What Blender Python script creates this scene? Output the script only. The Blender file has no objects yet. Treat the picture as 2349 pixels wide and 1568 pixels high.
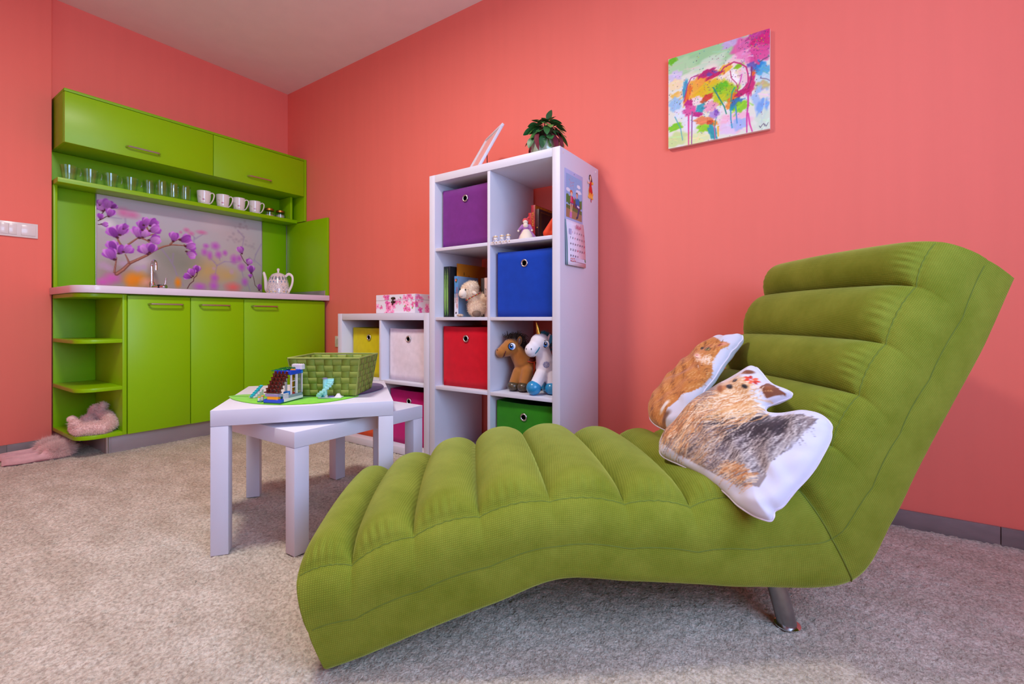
import bpy, bmesh, math, random
import numpy as np
from mathutils import Vector, Matrix
random.seed(7); NR = np.random.default_rng(5)
SC = bpy.context.scene; COL = SC.collection
PI = math.pi

# ---------------------------------------------------------------- camera
cam = bpy.data.cameras.new('camera'); CAM = bpy.data.objects.new('camera', cam); COL.objects.link(CAM)
cam.sensor_width = 36.0; cam.lens = 36.0 * 1078.0 / 2349.0
cam.shift_y = -54.5 / 2349.0; cam.clip_start = 0.02
CAM.location = (3.74, -2.166, 0.735); CAM.rotation_euler = (PI / 2, 0, math.radians(34.414))
SC.camera = CAM
# ---------------------------------------------------------------- world, window daylight, exposure
wd = bpy.data.worlds.new('sky'); SC.world = wd; wd.use_nodes = True
wd.node_tree.nodes['Background'].inputs[0].default_value = (0.55, 0.72, 1.0, 1)
wd.node_tree.nodes['Background'].inputs[1].default_value = 1.0
def area(name, loc, rot, sx, sy, watts, col):
    l = bpy.data.lights.new(name, 'AREA'); l.shape = 'RECTANGLE'; l.size = sx; l.size_y = sy; l.energy = watts; l.color = col
    o = bpy.data.objects.new(name, l); COL.objects.link(o); o.location = loc; o.rotation_euler = rot; return o
area('daylight_window_right', (4.975, -2.0, 1.55), (0, PI / 2, 0), 1.5, 1.9, 62, (0.44, 0.65, 1.0))
area('daylight_window_front', (2.3, -4.175, 1.55), (-PI / 2, 0, 0), 2.2, 1.5, 42, (0.46, 0.65, 1.0))
SC.view_settings.view_transform = 'Standard'; SC.view_settings.look = 'None'
SC.view_settings.gamma = 1.0; SC.view_settings.use_curve_mapping = False
SC.view_settings.exposure = 0.29
try:
    SC.cycles.use_denoising = True
    SC.cycles.max_bounces = 14; SC.cycles.diffuse_bounces = 8; SC.cycles.transparent_max_bounces = 12
    SC.cycles.caustics_reflective = False; SC.cycles.caustics_refractive = False
except Exception: pass

# ---------------------------------------------------------------- colour and material helpers
def lin(v): return v / 12.92 if v <= 0.04045 else ((v + 0.055) / 1.055) ** 2.4
def S(r, g, b): return (lin(r / 255), lin(g / 255), lin(b / 255), 1.0)
def hx(s): return (int(s[0:2], 16) / 255, int(s[2:4], 16) / 255, int(s[4:6], 16) / 255)
MATS = {}
def mat(name, col, rough=0.5, metal=0.0, vary=0.06, vscale=8.0, bump=0.0, bscale=200.0, bdist=0.001, coat=0.0, sheen=0.0,
        trans=0.0, ior=1.45, stretch=(1, 1, 1), col2=None, attr=False, emit=0.0, spec=0.5, coord='Object'):
    if name in MATS: return MATS[name]
    m = bpy.data.materials.new(name); m.use_nodes = True; nt = m.node_tree; N = nt.nodes; Lk = nt.links
    p = N['Principled BSDF']
    p.inputs['Roughness'].default_value = rough; p.inputs['Metallic'].default_value = metal
    p.inputs['Coat Weight'].default_value = coat; p.inputs['Coat Roughness'].default_value = 0.08
    p.inputs['Sheen Weight'].default_value = sheen; p.inputs['Transmission Weight'].default_value = trans; p.inputs['IOR'].default_value = ior
    p.inputs['Specular IOR Level'].default_value = spec
    tc = N.new('ShaderNodeTexCoord'); mp = N.new('ShaderNodeMapping'); mp.inputs['Scale'].default_value = stretch
    Lk.new(tc.outputs[coord], mp.inputs['Vector'])
    if attr:
        a = N.new('ShaderNodeAttribute'); a.attribute_name = 'Col'; Lk.new(a.outputs['Color'], p.inputs['Base Color'])
    else:
        nz = N.new('ShaderNodeTexNoise'); nz.inputs['Scale'].default_value = vscale; nz.inputs['Detail'].default_value = 4
        Lk.new(mp.outputs['Vector'], nz.inputs['Vector'])
        rp = N.new('ShaderNodeValToRGB'); rp.color_ramp.elements[0].position = 0.3; rp.color_ramp.elements[1].position = 0.7
        c2 = col2 or tuple(min(1, c * (1 + vary)) for c in col[:3]) + (1,)
        rp.color_ramp.elements[0].color = tuple(c * (1 - vary) for c in col[:3]) + (1,) if not col2 else col
        rp.color_ramp.elements[1].color = c2
        Lk.new(nz.outputs['Fac'], rp.inputs['Fac']); Lk.new(rp.outputs['Color'], p.inputs['Base Color'])
        if emit:
            Lk.new(rp.outputs['Color'], p.inputs['Emission Color']); p.inputs['Emission Strength'].default_value = emit
    if bump:
        b = N.new('ShaderNodeTexNoise'); b.inputs['Scale'].default_value = bscale; b.inputs['Detail'].default_value = 3
        Lk.new(mp.outputs['Vector'], b.inputs['Vector'])
        bn = N.new('ShaderNodeBump'); bn.inputs['Strength'].default_value = bump; bn.inputs['Distance'].default_value = bdist
        Lk.new(b.outputs['Fac'], bn.inputs['Height']); Lk.new(bn.outputs['Normal'], p.inputs['Normal'])
    MATS[name] = m; return m

# ---------------------------------------------------------------- mesh helpers
def new_bm(): return bmesh.new()
def bx(x0, x1, y0, y1, z0, z1, bev=0.0015, seg=2, bm=None):
    t = bmesh.new()
    r = bmesh.ops.create_cube(t, size=1.0)
    for v in t.verts: v.co = ((x0 + x1) / 2 + v.co.x * (x1 - x0), (y0 + y1) / 2 + v.co.y * (y1 - y0), (z0 + z1) / 2 + v.co.z * (z1 - z0))
    if bev > 0: bmesh.ops.bevel(t, geom=list(t.edges), offset=min(bev, 0.45 * min(x1 - x0, y1 - y0, z1 - z0)), segments=seg, affect='EDGES', profile=0.5)
    return merge(bm, t)
def merge(bm, t):
    if bm is None: return t
    me = bpy.data.meshes.new('tmp'); t.to_mesh(me); t.free(); bm.from_mesh(me); bpy.data.meshes.remove(me); return bm
def lathe(prof, n=32, c=(0, 0, 0), bm=None, axis='Z', cap=True):
    bm = bm or bmesh.new(); rings = []
    for r, z in prof:
        ring = []
        for i in range(n):
            a = 2 * PI * i / n; p = (r * math.cos(a), r * math.sin(a), z)
            if axis == 'Y': p = (p[0], p[2], p[1])
            elif axis == 'X': p = (p[2], p[0], p[1])
            ring.append(bm.verts.new((p[0] + c[0], p[1] + c[1], p[2] + c[2])))
        rings.append(ring)
    for a, b in zip(rings, rings[1:]):
        for i in range(n):
            bm.faces.new((a[i], a[(i + 1) % n], b[(i + 1) % n], b[i]))
    if cap:
        if prof[0][0] > 1e-6: bm.faces.new(rings[0][::-1])
        if prof[-1][0] > 1e-6: bm.faces.new(rings[-1])
    bmesh.ops.remove_doubles(bm, verts=bm.verts, dist=1e-6); bmesh.ops.recalc_face_normals(bm, faces=bm.faces); return bm
def smooth_path(pts, k=6):
    P = [Vector(p) for p in pts]; out = []
    for i in range(len(P) - 1):
        p0 = P[max(i - 1, 0)]; p1 = P[i]; p2 = P[i + 1]; p3 = P[min(i + 2, len(P) - 1)]
        for j in range(k):
            t = j / k
            out.append(0.5 * ((2 * p1) + (p2 - p0) * t + (2 * p0 - 5 * p1 + 4 * p2 - p3) * t * t + (3 * p1 - p0 - 3 * p2 + p3) * t ** 3))
    out.append(P[-1]); return out
def tube(pts, r, n=10, bm=None, flat=1.0, cap=True):
    bm = bm or bmesh.new(); P = [Vector(p) for p in pts]; rings = []; up = None
    for i, p in enumerate(P):
        d = (P[min(i + 1, len(P) - 1)] - P[max(i - 1, 0)])
        if d.length < 1e-9: d = Vector((0, 0, 1))
        d.normalize()
        if up is None:
            up = Vector((0, 0, 1)) if abs(d.z) < 0.9 else Vector((1, 0, 0))
        a = d.cross(up)
        if a.length < 1e-6: a = d.cross(Vector((1, 0.1, 0)))
        a.normalize(); b = a.cross(d).normalized(); up = b
        rr = r[i] if hasattr(r, '__len__') else r
        rings.append([bm.verts.new(p + a * rr * math.cos(2 * PI * k / n) + b * rr * flat * math.sin(2 * PI * k / n)) for k in range(n)])
    for a, b in zip(rings, rings[1:]):
        for k in range(n): bm.faces.new((a[k], a[(k + 1) % n], b[(k + 1) % n], b[k]))
    if cap: bm.faces.new(rings[0][::-1]); bm.faces.new(rings[-1])
    bmesh.ops.recalc_face_normals(bm, faces=bm.faces); return bm
def prism(poly, z0, z1, bm=None, bev=0.0, seg=2, plane='XY'):
    t = bmesh.new()
    def mk(p, z):
        return {'XY': (p[0], p[1], z), 'XZ': (p[0], z, p[1]), 'YZ': (z, p[0], p[1])}[plane]
    a = [t.verts.new(mk(p, z0)) for p in poly]; b = [t.verts.new(mk(p, z1)) for p in poly]
    t.faces.new(a[::-1]); t.faces.new(b); n = len(poly)
    for i in range(n): t.faces.new((a[i], a[(i + 1) % n], b[(i + 1) % n], b[i]))
    bmesh.ops.recalc_face_normals(t, faces=t.faces)
    if bev: bmesh.ops.bevel(t, geom=[e for e in t.edges if len(e.link_faces) == 2 and e.calc_face_angle(0) > 0.6], offset=bev, segments=seg, affect='EDGES', profile=0.5)
    return merge(bm, t)
def ell(c, r, rot=(0, 0, 0), n=20, m=14, bm=None):
    t = bmesh.new(); bmesh.ops.create_uvsphere(t, u_segments=n, v_segments=m, radius=1.0)
    if not hasattr(r, '__len__'): r = (r, r, r)
    M = Matrix.Translation(c) @ Matrix.Rotation(rot[2], 4, 'Z') @ Matrix.Rotation(rot[1], 4, 'Y') @ Matrix.Rotation(rot[0], 4, 'X') @ Matrix.Diagonal((r[0], r[1], r[2], 1))
    bmesh.ops.transform(t, matrix=M, verts=t.verts); return merge(bm, t)
def torus(c, R, r, n=32, m=10, bm=None, axis='Z', sx=1.0):
    bm = bm or bmesh.new(); rings = []
    for i in range(n):
        a = 2 * PI * i / n; ring = []
        for j in range(m):
            b = 2 * PI * j / m; q = R + r * math.cos(b); p = (q * math.cos(a) * sx, q * math.sin(a), r * math.sin(b))
            if axis == 'Y': p = (p[0], p[2], p[1])
            elif axis == 'X': p = (p[2], p[0], p[1])
            ring.append(bm.verts.new((p[0] + c[0], p[1] + c[1], p[2] + c[2])))
        rings.append(ring)
    for i in range(n):
        a, b = rings[i], rings[(i + 1) % n]
        for j in range(m): bm.faces.new((a[j], b[j], b[(j + 1) % m], a[(j + 1) % m]))
    bmesh.ops.recalc_face_normals(bm, faces=bm.faces); return bm
def xf(bm, M): bmesh.ops.transform(bm, matrix=M, verts=bm.verts); return bm

# ---------------------------------------------------------------- object helpers
OFF = {}
def finish(me, ang=38):
    for p in me.polygons: p.use_smooth = True
    try: me.set_sharp_from_angle(angle=math.radians(ang))
    except Exception: pass
def obj(name, bm, m, parent=None, ang=38):
    """link one mesh object; vertex coordinates are given in room coordinates and stored relative to the parent thing"""
    off = OFF.get(parent.name, Vector((0, 0, 0))) if parent else Vector((0, 0, 0))
    if off.length: bmesh.ops.translate(bm, verts=bm.verts, vec=-off)
    me = bpy.data.meshes.new(name); bm.to_mesh(me); bm.free()
    return link(name, me, m, parent, ang)
def link(name, me, m, parent=None, ang=38):
    finish(me, ang)
    o = bpy.data.objects.new(name, me); COL.objects.link(o)
    if m: me.materials.append(m)
    if parent:
        o.parent = parent
        if parent.name in OFF: OFF[o.name] = OFF[parent.name]
    return o
def tag(o, label, cat, group=None, kind=None):
    o['label'] = label; o['category'] = cat
    if group: o['group'] = group
    if kind: o['kind'] = kind
    return o
def thing(name, label, cat, loc=(0, 0, 0), rotz=0.0, group=None, room=True):
    o = bpy.data.objects.new(name, None); COL.objects.link(o); o.empty_display_size = 0.05
    o.location = loc; o.rotation_euler = (0, 0, rotz); tag(o, label, cat, group)
    if room: OFF[o.name] = Vector(loc)
    return o
def solo(name, bm, m, label, cat, loc=(0, 0, 0), rotz=0.0, group=None, ang=38):
    """a thing that is one mesh, built around its own base"""
    o = obj(name, bm, m, None, ang); o.location = loc; o.rotation_euler = (0, 0, rotz); return tag(o, label, cat, group)
def struct(name, bm, m, parent=None, ang=38):
    o = obj(name, bm, m, parent, ang); o['kind'] = 'structure'; return o
def dup(o, parent):
    c = o.copy(); COL.objects.link(c); c.parent = parent
    for ch in [k for k in bpy.data.objects if k.parent == o]: dup(ch, c)
    return c
def copy_thing(root, loc, rotz, label, group=None):
    r = root.copy(); COL.objects.link(r); r.location = loc; r.rotation_euler = (0, 0, rotz); r['label'] = label
    if group: r['group'] = group
    for ch in [k for k in bpy.data.objects if k.parent == root]: dup(ch, r)
    return r
def text(body, size, m, parent, loc, rot, name='lettering', align='CENTER', extrude=0.0002, sx=1.0):
    cu = bpy.data.curves.new(name, 'FONT'); cu.body = body; cu.size = size; cu.align_x = align; cu.align_y = 'CENTER'; cu.extrude = extrude
    tmp = bpy.data.objects.new(name, cu); COL.objects.link(tmp); bpy.context.view_layer.update()
    me = bpy.data.meshes.new_from_object(tmp.evaluated_get(bpy.context.evaluated_depsgraph_get())); bpy.data.objects.remove(tmp); bpy.data.curves.remove(cu)
    me.name = name; me.materials.clear(); me.materials.append(m); o = bpy.data.objects.new(name, me); COL.objects.link(o); o.parent = parent
    o.location = Vector(loc) - (OFF.get(parent.name, Vector((0, 0, 0)))); o.rotation_euler = rot; o.scale = (sx, 1, 1); return o
def organic(name, prims, m, parent=None, voxel=0.004, smooth=6, vec=None):
    """several rounded volumes fused into one continuous surface"""
    bm = bmesh.new()
    for p in prims:
        if p[0] == 'e': ell(p[1], p[2], p[3] if len(p) > 3 else (0, 0, 0), bm=bm)
        else:
            a, b, ra, rb = Vector(p[1]), Vector(p[2]), p[3], p[4]; k = 7
            for i in range(k): ell(a.lerp(b, i / (k - 1)), ra + (rb - ra) * i / (k - 1), n=14, m=10, bm=bm)
    me = bpy.data.meshes.new(name); bm.to_mesh(me); bm.free()
    o = bpy.data.objects.new(name, me); COL.objects.link(o)
    r = o.modifiers.new('r', 'REMESH'); r.mode = 'VOXEL'; r.voxel_size = voxel
    s = o.modifiers.new('s', 'SMOOTH'); s.iterations = smooth; s.factor = 0.5
    dg = bpy.context.evaluated_depsgraph_get(); me2 = bpy.data.meshes.new_from_object(o.evaluated_get(dg)); me2.name = name
    bpy.data.objects.remove(o); bpy.data.meshes.remove(me)
    return link(name, me2, m, parent, 80)
def fur_mesh(me, count, length, width, keep=None, droop=0.3, seed=1, curl=0.5, direction=None):
    """tapered strands standing on a surface, one triangle pair each"""
    rg = np.random.default_rng(seed); me.calc_loop_triangles()
    co = np.array([v.co for v in me.vertices]); tr = np.array([t.vertices for t in me.loop_triangles])
    nm = np.array([t.normal for t in me.loop_triangles]); a, b, c = co[tr[:, 0]], co[tr[:, 1]], co[tr[:, 2]]
    ar = np.linalg.norm(np.cross(b - a, c - a), axis=1); ce = (a + b + c) / 3
    if keep is not None: ar = ar * np.array([1.0 if keep(*q) else 0.0 for q in ce])
    idx = rg.choice(len(tr), count, p=ar / ar.sum()); u = rg.random((count, 2)); f = u.sum(1) > 1; u[f] = 1 - u[f]
    p = a[idx] + (b - a)[idx] * u[:, :1] + (c - a)[idx] * u[:, 1:]
    n = nm[idx] + rg.normal(0, curl, (count, 3)); n[:, 2] -= droop
    if direction is not None: n = n + np.array(direction)
    n /= np.linalg.norm(n, axis=1)[:, None]
    t = np.cross(n, rg.normal(0, 1, (count, 3))); t /= np.linalg.norm(t, axis=1)[:, None] + 1e-9
    Ln = length * (0.6 + 0.8 * rg.random((count, 1)))
    bend = rg.normal(0, 0.25, (count, 3)) * Ln; bend[:, 2] -= droop * Ln[:, 0] * 0.3
    v0 = p - t * width / 2 - n * 0.001; v1 = p + t * width / 2 - n * 0.001; mid = p + n * Ln * 0.55 + bend * 0.25
    v2 = mid - t * width * 0.35; v3 = mid + t * width * 0.35; v4 = p + n * Ln + bend
    V = np.stack([v0, v1, v3, v2, v4], 1).reshape(-1, 3); k = np.arange(count) * 5
    F = [(i, i + 1, i + 2, i + 3) for i in k.tolist()] + [(i + 3, i + 2, i + 4) for i in k.tolist()]
    m2 = bpy.data.meshes.new('fur'); m2.from_pydata(V.tolist(), [], F); return m2
def add_fur(o, parent, m, count, length, width, **kw):
    f = link('fur', fur_mesh(o.data, count, length, width, **kw), m, parent, 180); f['kind'] = 'stuff'; return f

# ---------------------------------------------------------------- flat print: colours laid out on a fine grid and stored per vertex
class Print:
    def __init__(s, w, h, res, bg):
        s.w, s.h, s.res = w, h, res; s.nx, s.ny = int(w / res) + 2, int(h / res) + 2
        s.a = np.ones((s.ny, s.nx, 3)) * np.array(bg)
        s.x0 = 0.0; s.y0 = 0.0
    def win(s, x0, x1, y0, y1):
        i0 = max(0, int((x0 - s.x0) / s.res) - 1); i1 = min(s.nx, int((x1 - s.x0) / s.res) + 3)
        j0 = max(0, int((y0 - s.y0) / s.res) - 1); j1 = min(s.ny, int((y1 - s.y0) / s.res) + 3)
        if i1 <= i0 or j1 <= j0: return None
        X, Y = np.meshgrid(np.arange(i0, i1) * s.res + s.x0, np.arange(j0, j1) * s.res + s.y0)
        return (slice(j0, j1), slice(i0, i1)), X, Y
    def put(s, sl, al, col): s.a[sl] = s.a[sl] * (1 - al[..., None]) + np.array(col) * al[..., None]
    def blob(s, x, y, rx, ry, ang=0, col=(0, 0, 0), soft=0.3, al=1.0, rough=0.0, grad=None):
        R = max(rx, ry) * 1.15; w = s.win(x - R, x + R, y - R, y + R)
        if w is None: return
        sl, X, Y = w; c, n = math.cos(math.radians(ang)), math.sin(math.radians(ang)); u = ((X - x) * c + (Y - y) * n) / rx; v = (-(X - x) * n + (Y - y) * c) / ry
        d = np.sqrt(u * u + v * v)
        if rough: d = d + rough * np.sin(5 * np.arctan2(v, u) + x * 91) * 0.6 + rough * np.sin(9 * np.arctan2(v, u) + y * 77) * 0.4
        a = np.clip((1 - d) / soft, 0, 1) * al
        if grad is not None:
            t = np.clip((v + 1) / 2, 0, 1)[..., None]; colr = np.array(col) * (1 - t) + np.array(grad) * t
            s.a[sl] = s.a[sl] * (1 - a[..., None]) + colr * a[..., None]
        else: s.put(sl, a, col)
    def stroke(s, pts, w0, w1, col, al=1.0, soft=0.5):
        n = len(pts) - 1
        for i in range(n):
            (ax, ay), (bx_, by_) = pts[i], pts[i + 1]; wa = w0 + (w1 - w0) * i / n; wb = w0 + (w1 - w0) * (i + 1) / n; m = max(wa, wb) * 1.3
            w = s.win(min(ax, bx_) - m, max(ax, bx_) + m, min(ay, by_) - m, max(ay, by_) + m)
            if w is None: continue
            sl, X, Y = w; dx, dy = bx_ - ax, by_ - ay; q = max(dx * dx + dy * dy, 1e-12)
            t = np.clip(((X - ax) * dx + (Y - ay) * dy) / q, 0, 1); d = np.hypot(X - ax - t * dx, Y - ay - t * dy); ww = (wa + (wb - wa) * t) / 2 + 1e-6
            s.put(sl, np.clip((1.0 + soft / 2 - d / ww) / soft, 0, 1) * al, col)
    def poly(s, pts, col, al=1.0):
        xs = [p[0] for p in pts]; ys = [p[1] for p in pts]; w = s.win(min(xs), max(xs), min(ys), max(ys))
        if w is None: return
        sl, X, Y = w; ins = np.zeros(X.shape, bool); n = len(pts)
        for i in range(n):
            (x1, y1), (x2, y2) = pts[i], pts[(i + 1) % n]
            if y1 == y2: continue
            ins ^= ((Y > y1) != (Y > y2)) & (X < (x2 - x1) * (Y - y1) / (y2 - y1) + x1)
        s.put(sl, ins * al, col)
    def at(s, x, y):
        fx = np.clip((np.asarray(x) - s.x0) / s.res, 0, s.nx - 1.001); fy = np.clip((np.asarray(y) - s.y0) / s.res, 0, s.ny - 1.001)
        i, j = fx.astype(int), fy.astype(int); u, v = (fx - i)[:, None], (fy - j)[:, None]
        c = (s.a[j, i] * (1 - u) + s.a[j, i + 1] * u) * (1 - v) + (s.a[j + 1, i] * (1 - u) + s.a[j + 1, i + 1] * u) * v
        c = np.clip(c, 0, 1); return np.where(c <= 0.04045, c / 12.92, ((c + 0.055) / 1.055) ** 2.4)
def set_cols(me, cols):
    at = me.color_attributes.new('Col', 'FLOAT_COLOR', 'POINT'); q = np.ones((len(me.vertices), 4), np.float32); q[:, :3] = cols
    at.data.foreach_set('color', q.ravel())
def print_grid(pr, nx, ny, fn):
    """a fine sheet carrying the print; fn maps print metres to room coordinates"""
    u, v = np.meshgrid(np.linspace(0, pr.w, nx), np.linspace(0, pr.h, ny)); u, v = u.ravel(), v.ravel()
    V = [fn(a, b) for a, b in zip(u.tolist(), v.tolist())]
    F = [(j * nx + i, j * nx + i + 1, (j + 1) * nx + i + 1, (j + 1) * nx + i) for j in range(ny - 1) for i in range(nx - 1)]
    me = bpy.data.meshes.new('print'); me.from_pydata(V, [], F); set_cols(me, pr.at(u + pr.x0, v + pr.y0)); return me
# ---------------------------------------------------------------- shared materials
M_WALL = mat('coral_wall_paint', S(240, 122, 107), 0.62, vary=0.016, vscale=3.0, stretch=(6, 6, 0.35), bump=0.06, bscale=260, bdist=0.0006, spec=0.3)
M_CEIL = mat('ceiling_paint', S(236, 230, 224), 0.8, vary=0.02)
M_GREEN = mat('green_laminate', S(136, 190, 0), 0.34, vary=0.02, vscale=3, spec=0.35)
M_GREEND = mat('green_laminate_matt', S(122, 180, 0), 0.45, vary=0.02, vscale=3, spec=0.3)
M_WHITE = mat('white_laminate', S(210, 210, 222), 0.45, vary=0.012, vscale=5)
M_TOP = mat('white_worktop', S(222, 216, 228), 0.22, vary=0.012, vscale=5, coat=0.1)
M_STEEL = mat('brushed_steel', S(205, 200, 196), 0.28, 1.0, vary=0.04, vscale=30, stretch=(1, 12, 1))
M_CHROME = mat('chrome', S(225, 225, 228), 0.08, 1.0, vary=0.01)
M_ALU = mat('aluminium', S(190, 188, 192), 0.35, 0.9, vary=0.03, vscale=20)
M_PLINTH = mat('grey_plinth', S(188, 178, 182), 0.38, 0.3, vary=0.02)
M_TILE = mat('grey_tile', S(128, 116, 116), 0.55, vary=0.14, vscale=9, bump=0.15, bscale=60, stretch=(1, 1, 3))
M_GROUT = mat('grey_grout', S(150, 142, 138), 0.8)
M_PRINT = mat('printed_gloss', (1, 1, 1, 1), 0.22, attr=True)
M_PRINTM = mat('printed_matt', (1, 1, 1, 1), 0.6, attr=True)
M_PRINTC = mat('printed_ceramic', (1, 1, 1, 1), 0.12, attr=True, coat=0.4)
M_PRINTF = mat('printed_plush', (1, 1, 1, 1), 0.8, attr=True, sheen=0.25, bump=0.12, bscale=900, bdist=0.0005)
def thin_glass():
    m = bpy.data.materials.new('clear_glass'); m.use_nodes = True; nt = m.node_tree; N = nt.nodes; N.remove(N['Principled BSDF']); out = N['Material Output']
    tr = N.new('ShaderNodeBsdfTransparent'); tr.inputs[0].default_value = (0.95, 0.985, 0.96, 1); gl = N.new('ShaderNodeBsdfGlossy'); gl.inputs['Roughness'].default_value = 0.03
    lw = N.new('ShaderNodeLayerWeight'); lw.inputs['Blend'].default_value = 0.5; pw = N.new('ShaderNodeMath'); pw.operation = 'POWER'; pw.inputs[1].default_value = 3.0; nt.links.new(lw.outputs['Facing'], pw.inputs[0])
    ma = N.new('ShaderNodeMath'); ma.operation = 'MULTIPLY_ADD'; ma.inputs[1].default_value = 0.45; ma.inputs[2].default_value = 0.06; nt.links.new(pw.outputs[0], ma.inputs[0]); mx = N.new('ShaderNodeMixShader')
    nt.links.new(ma.outputs[0], mx.inputs[0]); nt.links.new(tr.outputs[0], mx.inputs[1]); nt.links.new(gl.outputs[0], mx.inputs[2]); nt.links.new(mx.outputs[0], out.inputs[0]); return m
M_GLASS = thin_glass()
M_BLACK = mat('black', S(22, 20, 22), 0.5)

# carpet: pile colour with fine grain
def carpet_mat():
    m = bpy.data.materials.new('cream_carpet'); m.use_nodes = True; nt = m.node_tree; N = nt.nodes; Lk = nt.links; p = N['Principled BSDF']
    p.inputs['Roughness'].default_value = 0.95; p.inputs['Specular IOR Level'].default_value = 0.1; p.inputs['Sheen Weight'].default_value = 0.2
    tc = N.new('ShaderNodeTexCoord')
    def nz(sc, det, st=(1, 1, 1)):
        mp = N.new('ShaderNodeMapping'); mp.inputs['Scale'].default_value = st; Lk.new(tc.outputs['Object'], mp.inputs['Vector'])
        n = N.new('ShaderNodeTexNoise'); n.inputs['Scale'].default_value = sc; n.inputs['Detail'].default_value = det; Lk.new(mp.outputs['Vector'], n.inputs['Vector']); return n
    big = nz(5, 3, (1, 2.2, 1)); fine = nz(125, 3); 
    r1 = N.new('ShaderNodeValToRGB'); r1.color_ramp.elements[0].position = 0.35; r1.color_ramp.elements[1].position = 0.65
    r1.color_ramp.elements[0].color = S(196, 184, 166); r1.color_ramp.elements[1].color = S(216, 206, 190)
    r2 = N.new('ShaderNodeValToRGB'); r2.color_ramp.elements[0].position = 0.3; r2.color_ramp.elements[1].position = 0.62
    r2.color_ramp.elements[0].color = (0.56, 0.52, 0.49, 1); r2.color_ramp.elements[1].color = (1, 1, 1, 1)
    Lk.new(big.outputs['Fac'], r1.inputs['Fac']); Lk.new(fine.outputs['Fac'], r2.inputs['Fac'])
    mx = N.new('ShaderNodeMix'); mx.data_type = 'RGBA'; mx.blend_type = 'MULTIPLY'; mx.inputs[0].default_value = 1.0
    Lk.new(r1.outputs['Color'], mx.inputs[6]); Lk.new(r2.outputs['Color'], mx.inputs[7]); Lk.new(mx.outputs[2], p.inputs['Base Color'])
    bn = N.new('ShaderNodeBump'); bn.inputs['Strength'].default_value = 0.9; bn.inputs['Distance'].default_value = 0.006
    f2 = nz(190, 3); Lk.new(f2.outputs['Fac'], bn.inputs['Height']); Lk.new(bn.outputs['Normal'], p.inputs['Normal']); return m
M_CARPET = carpet_mat()

# ---------------------------------------------------------------- the room
RX, FY, CZ = 5.0, -4.2, 2.59
def grid_floor():
    xs = np.arange(0.0, RX + 0.001, 0.0085); ys = np.arange(FY, 0.001, 0.0085); X, Y = np.meshgrid(xs, ys)
    jx = NR.uniform(-0.0025, 0.0025, X.shape); jy = NR.uniform(-0.0025, 0.0025, X.shape)
    Z = NR.uniform(-0.006, 0.001, X.shape)
    V = np.stack([X + jx, Y + jy, Z], -1).reshape(-1, 3); nx = len(xs); ny = len(ys)
    i = np.arange(nx * ny).reshape(ny, nx); F = np.stack([i[:-1, :-1], i[:-1, 1:], i[1:, 1:], i[1:, :-1]], -1).reshape(-1, 4)
    me = bpy.data.meshes.new('floor'); me.vertices.add(len(V)); me.vertices.foreach_set('co', V.ravel())
    me.loops.add(F.size); me.loops.foreach_set('vertex_index', F.ravel().astype(np.int32)); me.polygons.add(len(F))
    me.polygons.foreach_set('loop_start', np.arange(0, F.size, 4, dtype=np.int32)); me.update(); me.validate()
    return me
fl = bpy.data.objects.new('floor', grid_floor()); COL.objects.link(fl); fl.data.materials.append(M_CARPET); fl['kind'] = 'structure'
fl.data.polygons.foreach_set('use_smooth', [True] * len(fl.data.polygons))
fl['label'] = 'cream wall-to-wall carpet with short dense pile'
struct('ceiling', bx(-0.2, RX + 0.1, FY - 0.1, 0.1, CZ, CZ + 0.1, 0), M_CEIL)
struct('wall_back', bx(-0.2, RX + 0.1, 0, 0.1, -0.05, CZ, 0), M_WALL)
wl = bx(-0.1, 0, -1.5, 0, -0.05, CZ, 0); bx(-0.1, 0.077, FY, -1.441, -0.05, CZ, 0.004, bm=wl); struct('wall_left', wl, M_WALL)
def holed(axis, c0, c1, lo, hi, a0, a1, b0, b1):
    bm = bmesh.new()
    for u0, u1, z0, z1 in ((lo, hi, -0.05, b0), (lo, hi, b1, CZ), (lo, a0, b0, b1), (a1, hi, b0, b1)):
        if axis == 'X': bx(c0, c1, u0, u1, z0, z1, 0, bm=bm)
        else: bx(u0, u1, c0, c1, z0, z1, 0, bm=bm)
    return bm
struct('wall_right', holed('X', RX, RX + 0.1, FY, 0, -2.97, -1.03, 0.78, 2.32), M_WALL)
struct('wall_front', holed('Y', FY - 0.1, FY, 0, RX, 1.18, 3.42, 0.78, 2.32), M_WALL)
M_PANE = mat('window_pane', (1, 1, 1, 1), 0.02, trans=1.0, vary=0)
def window(name, axis, c, a0, a1):
    fr = bmesh.new(); t = 0.06
    for u0, u1, z0, z1 in ((a0, a1, 0.78, 0.84), (a0, a1, 2.26, 2.32), (a0, a0 + t, 0.84, 2.26), (a1 - t, a1, 0.84, 2.26), ((a0 + a1) / 2 - 0.04, (a0 + a1) / 2 + 0.04, 0.84, 2.26)):
        if axis == 'X': bx(c + 0.02, c + 0.08, u0, u1, z0, z1, 0.003, bm=fr)
        else: bx(u0, u1, c - 0.08, c - 0.02, z0, z1, 0.003, bm=fr)
    w = struct(name, fr, mat('window_white', S(240, 240, 238), 0.35))
    p = bx(c + 0.045, c + 0.055, a0, a1, 0.8, 2.3, 0) if axis == 'X' else bx(a0, a1, c - 0.055, c - 0.045, 0.8, 2.3, 0)
    obj('pane', p, M_PANE, w)
window('window_1', 'X', RX, -2.97, -1.03); window('window_2', 'Y', FY, 1.18, 3.42)
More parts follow.
